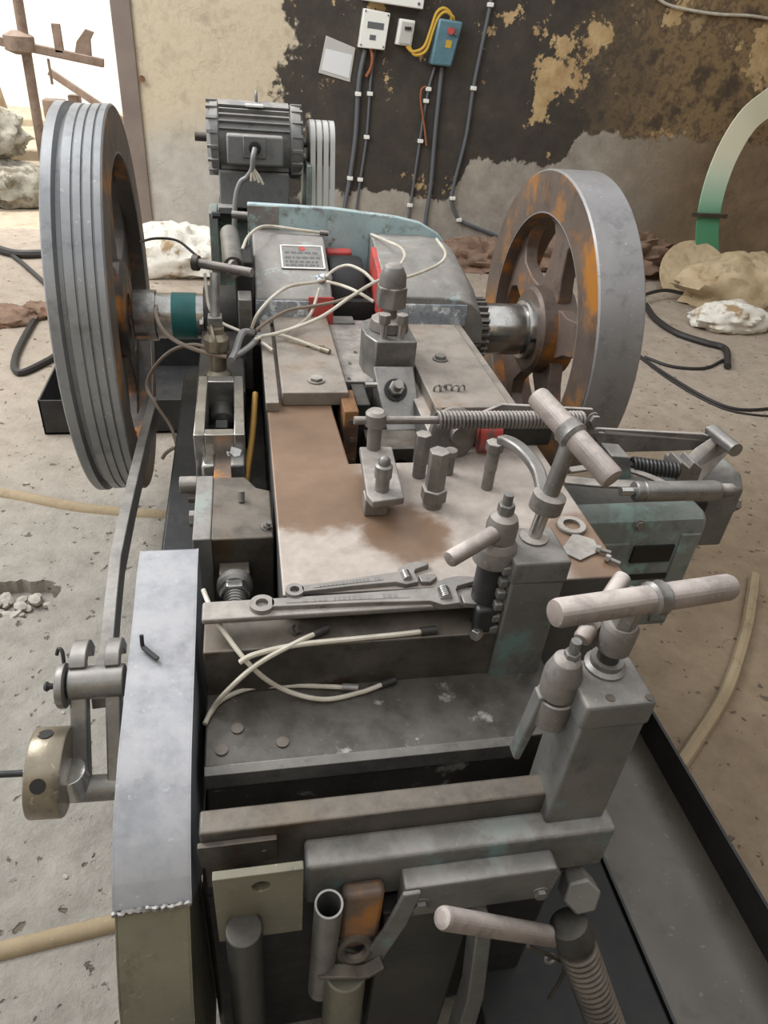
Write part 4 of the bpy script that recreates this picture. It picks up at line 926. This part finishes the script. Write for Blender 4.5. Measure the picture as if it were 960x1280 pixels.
wcable('wall_cable', 'thin grey cable left of the pair under the blue starter', [(1.491, 6.2, 1.366), (1.462, 6.2, 1.237), (1.443, 6.2, 1.062), (1.429, 6.2, 0.835), (1.403, 6.2, 0.38), (1.395, 6.2, 0.252), (1.398, 6.2, 0.088)], .011, 'cable', [(1.457, 6.2, 1.221), (1.447, 6.2, 1.14), (1.434, 6.2, 0.859), (1.397, 6.2, 0.374)])
wcable('wall_cable', 'grey cable right of the pair under the blue starter', [(1.547, 6.2, 1.37), (1.546, 6.2, 1.232), (1.548, 6.2, 0.9), (1.558, 6.2, 0.543), (1.546, 6.2, 0.29), (1.554, 6.2, 0.093)], .017, 'cable')
wcable('wall_cable', 'long grey cable with white clips, farthest right, bending towards the flywheel', [(1.854, 6.2, 1.86), (1.861, 6.2, 1.784), (1.837, 6.2, 1.514), (1.815, 6.2, 1.25), (1.807, 6.2, 0.914), (1.76, 6.2, 0.584), (1.752, 6.2, 0.44), (1.785, 6.2, 0.352), (1.847, 6.2, 0.27), (1.984, 6.2, 0.222), (2.201, 6.2, 0.156)], .015, 'cable', [(1.861, 6.2, 1.784), (1.815, 6.2, 1.25), (1.758, 6.2, 0.446), (1.839, 6.2, 0.276)])
def wire(name, label, pts, r, mat, cat='wire', group=None, tips=None):
    o = B().tube(pts, r, 8).build(name, mat); tag(o, label, cat, group); return o
for k, (dx, dz) in enumerate(((0, 0), (.02, -.02))):
    wire('yellow_wire', ['yellow wire looping from breaker to blue starter, upper strand', 'yellow wire looping from breaker to blue starter, lower strand'][k], [(1.25 + dx, YW - .05, 1.485), (1.30 + dx, YW - .06, 1.455 + dz), (1.38 + dx, YW - .06, 1.49 + dz), (1.42 + dx, YW - .06, 1.60), (1.45 + dx, YW - .06, 1.70 + dz), (1.50 + dx, YW - .06, 1.735 + dz), (1.555 + dx, YW - .06, 1.71 + dz), (1.57 + dx, YW - .05, 1.672)], .011, 'yellowwire', group='yellow wires by the starter')
wire('brown_wire', 'brown and copper wires leaving the bottom of the fuse board', [(.985, YW - .03, 1.45), (1.0, YW - .04, 1.40), (.995, YW - .03, 1.33), (.965, YW - .02, 1.27)], .012, 'brownwire')
wire('loose_brown_wire', 'loose brown wire dangling beside the starter cables', [(1.438, 6.18, 1.237), (1.4, 6.17, 1.215), (1.403, 6.17, 1.129), (1.446, 6.17, 0.983), (1.483, 6.17, 0.831)], .008, 'brownwire')
wire('wall_wire', 'pale wire sagging along the top right of the wall', [(3.114, 6.18, 1.953), (3.267, 6.18, 1.896), (3.513, 6.18, 1.875), (3.723, 6.18, 1.871), (4.0, 6.18, 1.882), (4.33, 6.18, 1.866)], .011, 'whitetube')
nl = thing('wall_nail', 'small rusty nail in the beige plaster with a stain below', 'nail', (-0.671, 6.2, 1.147))
p = V3((-0.671, 6.2, 1.147)); B().cyl(p, p + V3((0, -.03, 0)), .008, n=8).build('shank', 'rust', nl); B().cyl(p + V3((0, -.03, 0)), p + V3((0, -.036, 0)), .022, n=12).build('head', 'rust', nl)

# ================================================================== OIL TUBES ON THE MACHINE
def otube(label, pts, r=.0048, mat='whitetube', tip=None, group='oil tubes over the bearing caps', k=6, dark0=None):
    t = thing('oil_tube', label, 'tube', pts[0], group)
    B().tube(pts, r, 8, k).build('hose', mat, t)
    if tip:
        a, b = V3(pts[-2]), V3(pts[-1]); d = (b - a).normalized()
        B().cyl(b - d * .006, b + d * .022, r * 1.7, n=10).build('end_fitting', tip, t)
    return t
G = 'oil tubes over the bearing caps'
otube('white oil tube arching over the back of the nameplate cap', [(-0.001, 2.239, 1.04), (0.018, 2.31, 1.06), (0.057, 2.371, 1.075), (0.102, 2.429, 1.065), (0.174, 2.42, 1.06), (0.257, 2.412, 1.055)], tip='dustysteel')
otube('white oil tube curving from the bundle up to the grease blob on the nameplate cap', [(0.018, 1.909, 0.92), (0.034, 1.906, 0.96), (0.076, 1.957, 0.99), (0.128, 2.026, 1.0), (0.205, 2.115, 0.985), (0.245, 2.173, 0.975)])
otube('long white oil tube crossing to a wide loop over the right bearing cap', [(0.032, 1.896, 0.9), (0.096, 1.856, 0.93), (0.2, 1.861, 0.97), (0.299, 1.955, 1.0), (0.399, 2.074, 1.01), (0.484, 2.08, 1.02), (0.598, 2.178, 1.03), (0.635, 2.233, 1.05), (0.636, 2.366, 1.06)])
otube('white oil tube looping over the dark connecting rod opening', [(0.249, 2.165, 0.985), (0.263, 2.181, 0.995), (0.291, 2.191, 1.01), (0.323, 2.176, 1.02), (0.356, 2.115, 1.02), (0.384, 2.082, 1.0)])
otube('white oil tube running from grease blob down to the lock nut', [(0.249, 2.142, 0.98), (0.287, 2.076, 0.99), (0.325, 2.021, 0.99), (0.367, 1.985, 0.975)])
otube('short white oil tube hooking over the top of the red panel', [(0.427, 2.436, 1.05), (0.461, 2.313, 1.06), (0.485, 2.232, 1.065), (0.479, 2.126, 1.07), (0.443, 2.009, 1.075)])
otube('dull oil tube lying across the silver band towards the dark opening', [(0.028, 1.892, 0.92), (0.068, 1.945, 0.93), (0.122, 1.997, 0.94), (0.174, 2.013, 0.945), (0.263, 2.022, 0.96), (0.336, 2.045, 0.98)], mat='browntube')
otube('white oil tube dropping past the red panel to the cover plate', [(0.099, 1.91, 0.9), (0.166, 1.991, 0.91), (0.192, 2.008, 0.935), (0.221, 2.104, 0.97)])
otube('white oil tube lying on the left cover plate with a brass tip', [(0.023, 1.872, 0.9), (0.057, 1.896, 0.905), (0.094, 1.904, 0.902), (0.133, 1.889, 0.897), (0.207, 1.826, 0.893)], tip='brass')
otube('short cut white tube beside the gib strip', [(0.043, 1.881, 0.89), (0.055, 1.858, 0.89), (0.071, 1.837, 0.885)])
otube('grey thick tube bundle tied above the square frame', [(0.024, 1.912, 0.905), (-0.004, 1.904, 0.91), (-0.018, 1.871, 0.9), (-0.029, 1.836, 0.88), (-0.04, 1.806, 0.87)], .010, 'greytube')
otube('second grey tube of the bundle curling by the bearing cap', [(0.039, 1.914, 0.9), (0.018, 1.869, 0.89), (-0.01, 1.837, 0.88), (-0.034, 1.827, 0.87)], .008, 'greytube')
otube('brown tube sagging from the teal shaft band to the bundle', [(-0.269, 2.274, 0.86), (-0.269, 2.202, 0.85), (-0.236, 2.044, 0.86), (-0.184, 1.925, 0.87), (-0.108, 1.853, 0.87), (-0.051, 1.827, 0.87)], .006, 'browntube')
otube('long pale tube looping down beside the left flywheel', [(-0.047, 1.862, 0.86), (-0.078, 1.846, 0.88), (-0.138, 1.884, 0.88), (-0.198, 1.922, 0.85), (-0.249, 1.938, 0.8), (-0.282, 1.935, 0.74), (-0.263, 1.898, 0.7), (-0.222, 1.865, 0.64), (-0.203, 1.819, 0.6)], .005, 'browntube')
otube('short pale tube arching above the dark side base', [(-0.244, 1.788, 0.58), (-0.231, 1.784, 0.6), (-0.209, 1.793, 0.61), (-0.174, 1.805, 0.61)], .005, 'browntube')
otube('thin tube hanging from the tommy bar to the coupling', [(-0.11, 2.124, 1.0), (-0.106, 2.073, 0.97), (-0.099, 2.034, 0.93), (-0.071, 2.008, 0.9), (-0.015, 1.936, 0.9)], .0045)
otube('thin dark wire arching from the flywheel hub to the tommy bar', [(-0.33, 2.514, 0.98), (-0.268, 2.407, 1.02), (-0.195, 2.312, 1.04), (-0.131, 2.157, 1.04)], .004, 'blackcable')
blob = B(); rnd = random.Random(11)
p = V3((0.241, 2.183, 0.972))
for i in range(7): blob.ball(p + V3((rnd.uniform(-.018, .018), rnd.uniform(-.012, .012), rnd.uniform(-.006, .008))), rnd.uniform(.009, .016), 10)
tag(blob.build('grease_blob', 'silver'), 'lump of pale grease on the nameplate cap where tubes meet', 'grease')
G2 = 'cut white tubes on the front rails'
otube('white tube hanging from the guard and curling across the oily shelf with a black tip', [(-0.086, 0.933, 0.83), (-0.078, 0.908, 0.825), (-0.061, 0.857, 0.825), (-0.012, 0.792, 0.79), (0.039, 0.794, 0.725), (0.105, 0.779, 0.708), (0.169, 0.788, 0.706), (0.215, 0.803, 0.706)], .0042, tip='blackcable', group=G2)
otube('white tube rising diagonally from the guard over the step with a black tip', [(-0.086, 0.751, 0.706), (-0.074, 0.777, 0.71), (-0.052, 0.778, 0.745), (-0.001, 0.782, 0.8), (0.064, 0.812, 0.813), (0.098, 0.831, 0.812)], .0042, tip='blackcable', group=G2)
otube('white tube lying along the upper step towards the rear post', [(-0.027, 0.79, 0.8), (-0.003, 0.793, 0.812), (0.064, 0.809, 0.81), (0.167, 0.817, 0.807), (0.237, 0.82, 0.807), (0.279, 0.823, 0.807)], .0045, tip='blackcable', group=G2)
otube('shorter white tube on the oily shelf ending in a metal ferrule', [(-0.079, 0.769, 0.706), (-0.06, 0.797, 0.706), (-0.014, 0.817, 0.706), (0.047, 0.816, 0.706), (0.104, 0.809, 0.706), (0.147, 0.802, 0.706)], .0042, tip='steel', group=G2)

# ================================================================== WRENCHES
def wrench(label, a, b, z, scale, jaw_dir=1):
    """adjustable wrench lying flat from tail a to head b"""
    a, b = V3((a[0], a[1], z)), V3((b[0], b[1], z)); d = (b - a).normalized(); L = (b - a).length; s_ = V3((-d.y, d.x, 0)) * jaw_dir
    up = V3((0, 0, 1)); th = .010 * scale
    t = thing('adjustable_wrench', label, 'wrench', a, 'adjustable wrenches on the deck')
    def P(u, v, h=0): return a + d * u + s_ * v + up * h
    hw = .0095 * scale; ew = .0155 * scale
    # tail eye
    B().lathe([(.008 * scale, 0), (ew, 0), (ew, th), (.008 * scale, th)], P(ew, 0), up, 24, closed=True).build('tail_eye', 'wrench', t)
    hd = L - .062 * scale
    body = [(ew * 1.75, -hw * .8), (ew * 1.75, hw * .8), (hd * .6, hw), (hd, hw * 1.35), (hd + .006 * scale, .022 * scale), (hd + .020 * scale, .030 * scale), (hd + .040 * scale, .034 * scale), (L, .030 * scale), (L, .021 * scale), (hd + .034 * scale, .013 * scale), (hd + .030 * scale, .006 * scale), (hd + .030 * scale, -.020 * scale), (hd + .006 * scale, -.022 * scale), (hd - .01 * scale, -hw * 1.35), (hd * .6, -hw)]
    bd_ = B().extrude([P(u, v) for u, v in body], up * th).build('handle_body', 'wrench', t, .0015)
    B().extrude([P(u, v, th) for u, v in [(ew * 3, -hw * .35), (ew * 3, hw * .35), (hd * .85, hw * .55), (hd * .85, -hw * .55)]], up * .0008).build('raised_panel', 'wrench', t)
    jaw = [(hd + .034 * scale, -.020 * scale), (hd + .034 * scale, -.002 * scale), (L + .002 * scale, -.004 * scale), (L + .004 * scale, -.014 * scale), (hd + .05 * scale, -.024 * scale)]
    B().extrude([P(u, v, th * .1) for u, v in jaw], up * th * .85).build('movable_jaw', 'wrench', t, .0015)
    kn = B()
    for i in range(6): kn.cyl(P(hd + .012 * scale, -.012 * scale + i * .0034 * scale, th), P(hd + .012 * scale, -.010 * scale + i * .0034 * scale, th), .0085 * scale, n=14)
    kn.build('knurled_screw', 'chrome', t)
    m = B(); rnd = random.Random(int(scale * 100)); u = L * .22
    while u < L * .62:
        w_ = rnd.uniform(.003, .006) * scale
        if rnd.random() > .15: m.extrude([P(u, -.0035 * scale, th + .0007), P(u + w_, -.0035 * scale, th + .0007), P(u + w_, .0035 * scale, th + .0007), P(u, .0035 * scale, th + .0007)], up * .0006)
        u += w_ + .002 * scale
    m.build('embossed_marks', 'steel', t)
    return t
wrench('smaller adjustable wrench lying aslant on the front edge of the dusty deck', (0.05, 0.886, 0.851), (0.309, 0.913, 0.851), .8505, 1.0)
wrench('larger adjustable wrench lying along the upper front rail behind the rear post', (-0.009, 0.865, 0.85), (0.382, 0.862, 0.85), .8425, 1.28)
# ================================================================== LOOSE PIECES ON THE DECK
o = B().lathe([(.017, 0), (.028, 0), (.0295, .002), (.0295, .006), (.028, .008), (.017, .008)], (0.623, 1.038, 0.85), (0, 0, 1), 28, closed=True).build('washer', 'dustysteel'); tag(o, 'large dusty steel washer on the right edge of the deck', 'washer')
o = B().extrude([(0.569, 0.962, 0.851), (0.617, 1.014, 0.851), (0.651, 0.991, 0.851), (0.649, 0.956, 0.851), (0.597, 0.931, 0.851)], (0, 0, .004)).build('loose_plate', 'dustysteel', None, .001); tag(o, 'thin dusty scrap plate on the deck corner', 'plate')
for p, d, lab in (((0.639, 0.958, 0.858), (.5, -.3, 0), 'small bright bolt on the deck corner nearer the washer'), ((0.647, 0.931, 0.858), (.6, -.6, 0), 'small bright bolt lying at the very corner of the deck')):
    t = thing('loose_bolt', lab, 'bolt', p, 'loose bolts on the deck corner'); p = V3(p); d = V3(d).normalized()
    B().cyl(p, p + d * .008, .008, n=6).build('head', 'chrome', t); B().cyl(p + d * .008, p + d * .028, .0045, n=10).build('shank', 'steel', t)
sw = B(); rnd = random.Random(4); p = V3((0.502, 1.585, 0.888))
for i in range(5): sw.torus(p + V3((i * .016 - .03, rnd.uniform(-.006, .006), .004)), (rnd.uniform(-.5, .5), 1, rnd.uniform(-.3, .6)), .010, .0028, 12, 5)
tag(sw.build('chain_piece', 'dustysteel'), 'short scrap of chain lying on the right cover plate', 'chain')
for p, lab in (((0.147, 1.24, 0.852), 0),): pass
# ================================================================== TRAYS ON THE FLOOR
t = thing('oil_tray', 'long dark oily sheet metal tray on the floor under the machine front', 'tray', (.8, .4, 0))
B().box(.775, 1.09, -.35, 1.14, .004, .012).build('bottom', 'tray', t)
B().box(1.084, 1.092, -.35, 1.14, .004, .115).build('side_wall', 'dark', t)
B().box(.775, 1.09, 1.132, 1.14, .004, .115).build('end_wall', 'dark', t)
B().box(.770, .776, -.35, 1.14, .004, .10).build('side_wall', 'dark', t)
t = thing('oil_tray', 'shallow black tray on the floor behind the left flywheel', 'tray', (-.6, 3.1, 0))
x0, x1, y0, y1 = -.90, -.16, 2.98, 3.72
B().box(x0, x1, y0, y1, .004, .012).build('bottom', 'dark', t)
for a in ((x0, x0 + .008, y0, y1), (x1 - .008, x1, y0, y1), (x0, x1, y0, y0 + .008), (x0, x1, y1 - .008, y1)): B().box(a[0], a[1], a[2], a[3], .004, .17).build('side_wall', 'dark', t, .001)
# ================================================================== RIGHT SIDE FLOOR AND WALL THINGS
bp_ = [(5.25, 6.17, 1.42), (4.95, 6.08, 1.52), (4.55, 5.92, 1.54), (4.284, 5.75, 1.529), (4.08, 5.7, 1.36), (3.876, 5.62, 1.22), (3.747, 5.55, 1.0), (3.696, 5.5, 0.748), (3.718, 5.48, 0.512), (3.779, 5.46, 0.299), (3.869, 5.44, 0.111), (3.942, 5.42, -0.03)]
t = thing('green_band', 'wide pale green plastic band curving down to the floor by the right wall', 'band', bp_[-1])
m = B(); ribbon(m, bp_, .20, .012, up=(.0, -1, .15)); m.build('strip', 'band', t, .002)
m = B(); a = V3((3.554, 5.46, 0.553)); b = V3((3.856, 5.46, 0.553)); m.bar(a + V3((0, 0, 0)), b, .03, .03); m.build('tie_strap', 'oily', t)
from mathutils import noise as mnoise
def lump(name, mat, label, cat, c, size, seed, group=None, n=44, amp=.30, rot=0, freq=1.6):
    """crumpled heap: a ball pushed in and out by ridged noise, flattened on the ground"""
    m = B(); m.ball((0, 0, 0), 1.0, n); off = V3((seed * 3.7, seed * 1.3, seed * 2.1)); vs = []
    for v in m.v:
        v = V3(v); k = 1.0
        for o_, w_ in ((1.0, 1.0), (2.3, .55), (5.1, .28), (9.0, .12)):
            k += (0.5 - abs(mnoise.noise((v * freq * o_) + off)) * 1.6) * w_ * amp
        q = V3((v.x * k * size[0], v.y * k * size[1], v.z * k * size[2])); q.rotate(Matrix.Rotation(rot, 3, 'Z'))
        vs.append((q.x + c[0], q.y + c[1], max(q.z + c[2], .002)))
    m.v = vs; o = m.build(name, mat, None, smooth=60)
    return tag(o, label, cat, group)
lump('rag_heap', 'rag', 'crumpled white sack sheet at the right edge of the floor', 'sack', (4.2, 4.3, .08), (.40, .28, .16), 3, 'rags by the right wall')
lump('rag_heap', 'rag', 'smaller dirty white rag with folded lip in front of the green band', 'rag', (3.45, 4.45, .06), (.28, .15, .11), 5, 'rags by the right wall')
lump('rag_heap', 'card', 'tan rag bundle directly behind the white sheets', 'rag', (3.85, 4.95, .12), (.50, .26, .24), 8, 'rags by the right wall')
lump('rubble_heap', 'brick', 'reddish brown rubble heap at the foot of the wall beside the flywheel', 'rubble', (3.05, 5.75, .05), (.50, .22, .26), 9, n=60, amp=.5, freq=2.6)
lump('rubble_heap', 'brick', 'low rubble strip along the wall behind the right flywheel', 'rubble', (1.95, 5.8, .02), (.42, .18, .16), 12, n=60, amp=.5, freq=2.6)
o = B().lathe([(0, 0), (.30, 0), (.30, .015), (0, .015)], (3.637, 5.3, 0.114), (-.1, -.75, .65), 40).build('cardboard_disc', 'card', None, .003); tag(o, 'round brown board leaning behind the rags below the green band', 'board')
def fcable(label, pts, r, mat='blackcable', cat='cable', group='cables on the floor'):
    o = B().tube([(p[0], p[1], r + max(p[2], 0)) for p in pts], r, 8).build('floor_cable', mat); return tag(o, label, cat, group)
fcable('thick dark hose lying from the flywheel towards the wall rags', [(2.989, 4.831, 0.0), (2.918, 4.543, -0.0), (2.938, 4.267, 0.0), (3.055, 4.098, 0.0), (3.14, 3.99, 0.0), (2.98, 3.706, 0.0)], .022)
fcable('thin cable bending back beneath the thick hose', [(2.496, 3.876, 0.0), (2.613, 3.729, 0.0), (2.822, 3.706, 0.0), (3.029, 3.831, 0.0)], .010)
fcable('long thin black cable crossing the right floor', [(2.463, 3.978, 0.0), (2.507, 3.633, 0.0), (2.584, 3.305, -0.0), (2.695, 3.154, 0.0), (2.929, 3.159, 0.0), (3.153, 3.216, 0.0)], .009)
fcable('second thin cable just below the long black one', [(2.459, 3.914, -0.0), (2.498, 3.52, -0.0), (2.587, 3.224, 0.0), (2.714, 3.105, 0.0), (3.024, 3.042, 0.0)], .006)
fcable('tangled dark cable at the foot of the rubble', [(2.977, 4.919, 0.05), (3.24, 5.037, 0.06), (3.516, 5.02, 0.04), (3.914, 5.286, 0.08), (4.357, 5.754, 0.1)], .014)
fcable('tan floor hose bending along the right of the machine', [(1.877, 1.763, 0.0), (1.764, 1.617, 0.0), (1.641, 1.467, 0.0), (1.431, 1.245, 0.0), (1.238, 1.088, 0.0), (1.134, 1.007, 0.0)], .020, 'plasterstep', 'hose')
fcable('dark cable looping on the floor left of the grooved flywheel', [(-1.905, 5.871, 0.0), (-1.632, 5.652, 0.0), (-1.418, 5.675, 0.0)], .03)
fcable('thin dark cable slanting across the left floor', [(-1.961, 6.086, 0.0), (-1.619, 5.593, 0.0), (-1.283, 4.99, 0.0)], .016)
fcable('dark cable loop standing beside the shallow black tray', [(-1.217, 4.609, 0.0), (-1.229, 4.27, -0.0), (-1.21, 3.807, 0.0), (-1.145, 3.606, 0.0), (-1.04, 3.757, 0.0), (-1.0, 3.864, 0.0)], .018)
lump('white_heap', 'rag', 'crumpled whitish plastic heap on the floor behind the crankshaft', 'sack', V3((-0.478, 5.451, 0.0)) + V3((0, 0, .10)), (.42, .24, .20), 51)
lump('brick_piece', 'brick', 'broken red brick lump on the floor at the left edge', 'brick', V3((-1.391, 4.367, 0.0)) + V3((0, 0, .02)), (.16, .10, .07), 52)
lump('brick_piece', 'brick', 'smaller red brick lump beside the grooved flywheel', 'brick', V3((-1.226, 4.468, 0.0)) + V3((0, 0, .02)), (.10, .08, .06), 53)
# small shavings and stones on the right floor
rnd = random.Random(21)
for i in range(26):
    x, y = rnd.uniform(-1.25, -.36), rnd.choice((rnd.uniform(.8, 1.7), rnd.uniform(2.05, 2.6))); s_ = rnd.uniform(.004, .011)
    m = B(); m.ball((0, 0, 0), 1, 6, (s_ * rnd.uniform(1, 1.8), s_, s_ * .7)); o = m.build('floor_pebble', ['stone', 'oily', 'stone'][i % 3], None); o.location = (x, y, s_ * .35); o.rotation_euler = (0, 0, rnd.uniform(0, 3))
    tag(o, 'tiny stone chip on the left cement floor', 'stone', 'stone chips on the left floor')
# stones lying in the broken hole
rnd = random.Random(31)
for i in range(34):
    a = rnd.uniform(0, 6.28); r_ = rnd.random() ** .5; s_ = rnd.uniform(.008, .022)
    m = B(); m.ball((0, 0, 0), 1, 7, (s_ * rnd.uniform(1, 1.6), s_, s_ * .7)); o = m.build('cement_chip', 'stone', None, smooth=10)
    o.location = (HC[0] + .105 * r_ * math.cos(a), HC[1] - .008 + .07 * r_ * math.sin(a), -.05 + s_ * .5 + rnd.uniform(0, .012)); o.rotation_euler = (rnd.uniform(-.4, .4), rnd.uniform(-.4, .4), rnd.uniform(0, 3))
    tag(o, 'pale cement chip lying in the broken floor hole', 'stone', 'chips in the broken floor hole')
# ================================================================== OUTSIDE THE DOORWAY
def sack(label, c, size, seed, mat='sack', rot=0): return lump('full_sack', mat, label, 'sack', c, size, seed, 'sacks by the doorway', 44, .26, rot=rot)
sack('lowest crumpled white sack lying in the doorway at the left edge', (-2.08, 7.35, .15), (.40, .28, .20), 41, rot=-.3)
sack('upper white sack slumped on top of the doorway sacks', (-2.15, 7.45, .55), (.30, .24, .20), 42)
sack('green tinted sack at the far left edge of the doorway', (-2.75, 7.4, .42), (.24, .26, .46), 43, 'sackgreen')
sack('tall brown sack leaning behind the white sacks', (-2.45, 8.15, .55), (.28, .26, .62), 44, 'card')
for i, (x, y, z, sx, sy, sz, r_) in enumerate([(-2.0, 9.0, .12, .55, .35, .12, .1), (-2.15, 9.6, .14, .75, .4, .14, -.1), (-1.75, 8.2, .09, .40, .22, .09, .15), (-1.55, 8.9, .10, .45, .25, .10, .3), (-2.3, 10.4, .18, .9, .5, .18, 0)]):
    o = B().box(-sx, sx, -sy, sy, -sz, sz).build('concrete_slab', 'concrete', None, .02); o.location = (x, y, z); o.rotation_euler = (0, 0, r_)
    tag(o, ['long pale slab behind the doorway sacks', 'wide pale slab farther out behind the first', 'nearest small slab just outside the doorway', 'slanted pale slab beside the door frame outside', 'farthest broad slab in the bright yard'][i], 'slab', 'concrete slabs in the yard')
cart = thing('steel_rack', 'weathered steel rack with long crossbeam standing in the bright yard', 'rack', (-1.95, 8.0, 0))
q0, q1 = V3((-2.245, 8.0, 1.229)), V3((-1.193, 8.0, 1.099))
B().bar(q0, q1, .06, .07).build('crossbeam', 'wood', cart, .008)
B().cyl((-1.87, 8.0, 0), (-1.84, 8.0, 1.75), .045, n=12).build('post', 'wood', cart)
B().lathe([(.05, 0), (.13, .03), (.13, .14), (.05, .18)], V3((-1.894, 8.0, 1.117)), (0, 0, 1), 16).build('socket', 'wood', cart)
B().box(*(lambda p: (p[0] - .035, p[0] + .035, 7.97, 8.03, p[2], p[2] + .22))((-1.563, 8.0, 1.153))).build('stub', 'wood', cart, .004)
p = V3((-1.348, 8.0, 1.132)); B().extrude([p + V3((-.10, 0, 0)), p + V3((.05, 0, -.01)), p + V3((.06, 0, .14)), p + V3((.10, 0, .20)), p + V3((.03, 0, .22)), p + V3((-.06, 0, .12))], (0, .05, 0)).build('hook_plate', 'wood', cart, .004)
p = V3((-1.674, 8.4, 1.533)); B().cyl((p.x, 8.0, .9), (p.x, 8.0, 1.1), .012, n=8).build('drop_rod', 'wood', cart)
sc_ = thing('scrap_blocks', 'weathered wooden offcuts standing on the farther slab', 'wood', (-2.0, 9.6, .28))
B().box(-2.14, -1.92, 9.55, 9.75, .28, .60).build('block', 'wood', sc_, .01); B().box(-1.86, -1.74, 9.55, 9.7, .28, .66).build('block', 'wood', sc_, .01)
B().bar((-2.0, 9.5, .88), (-1.25, 9.5, .42), .06, .07).build('plank', 'wood', sc_, .006); B().bar((-1.85, 9.5, .36), (-1.25, 9.5, .40), .07, .07).build('plank', 'wood', sc_, .006)
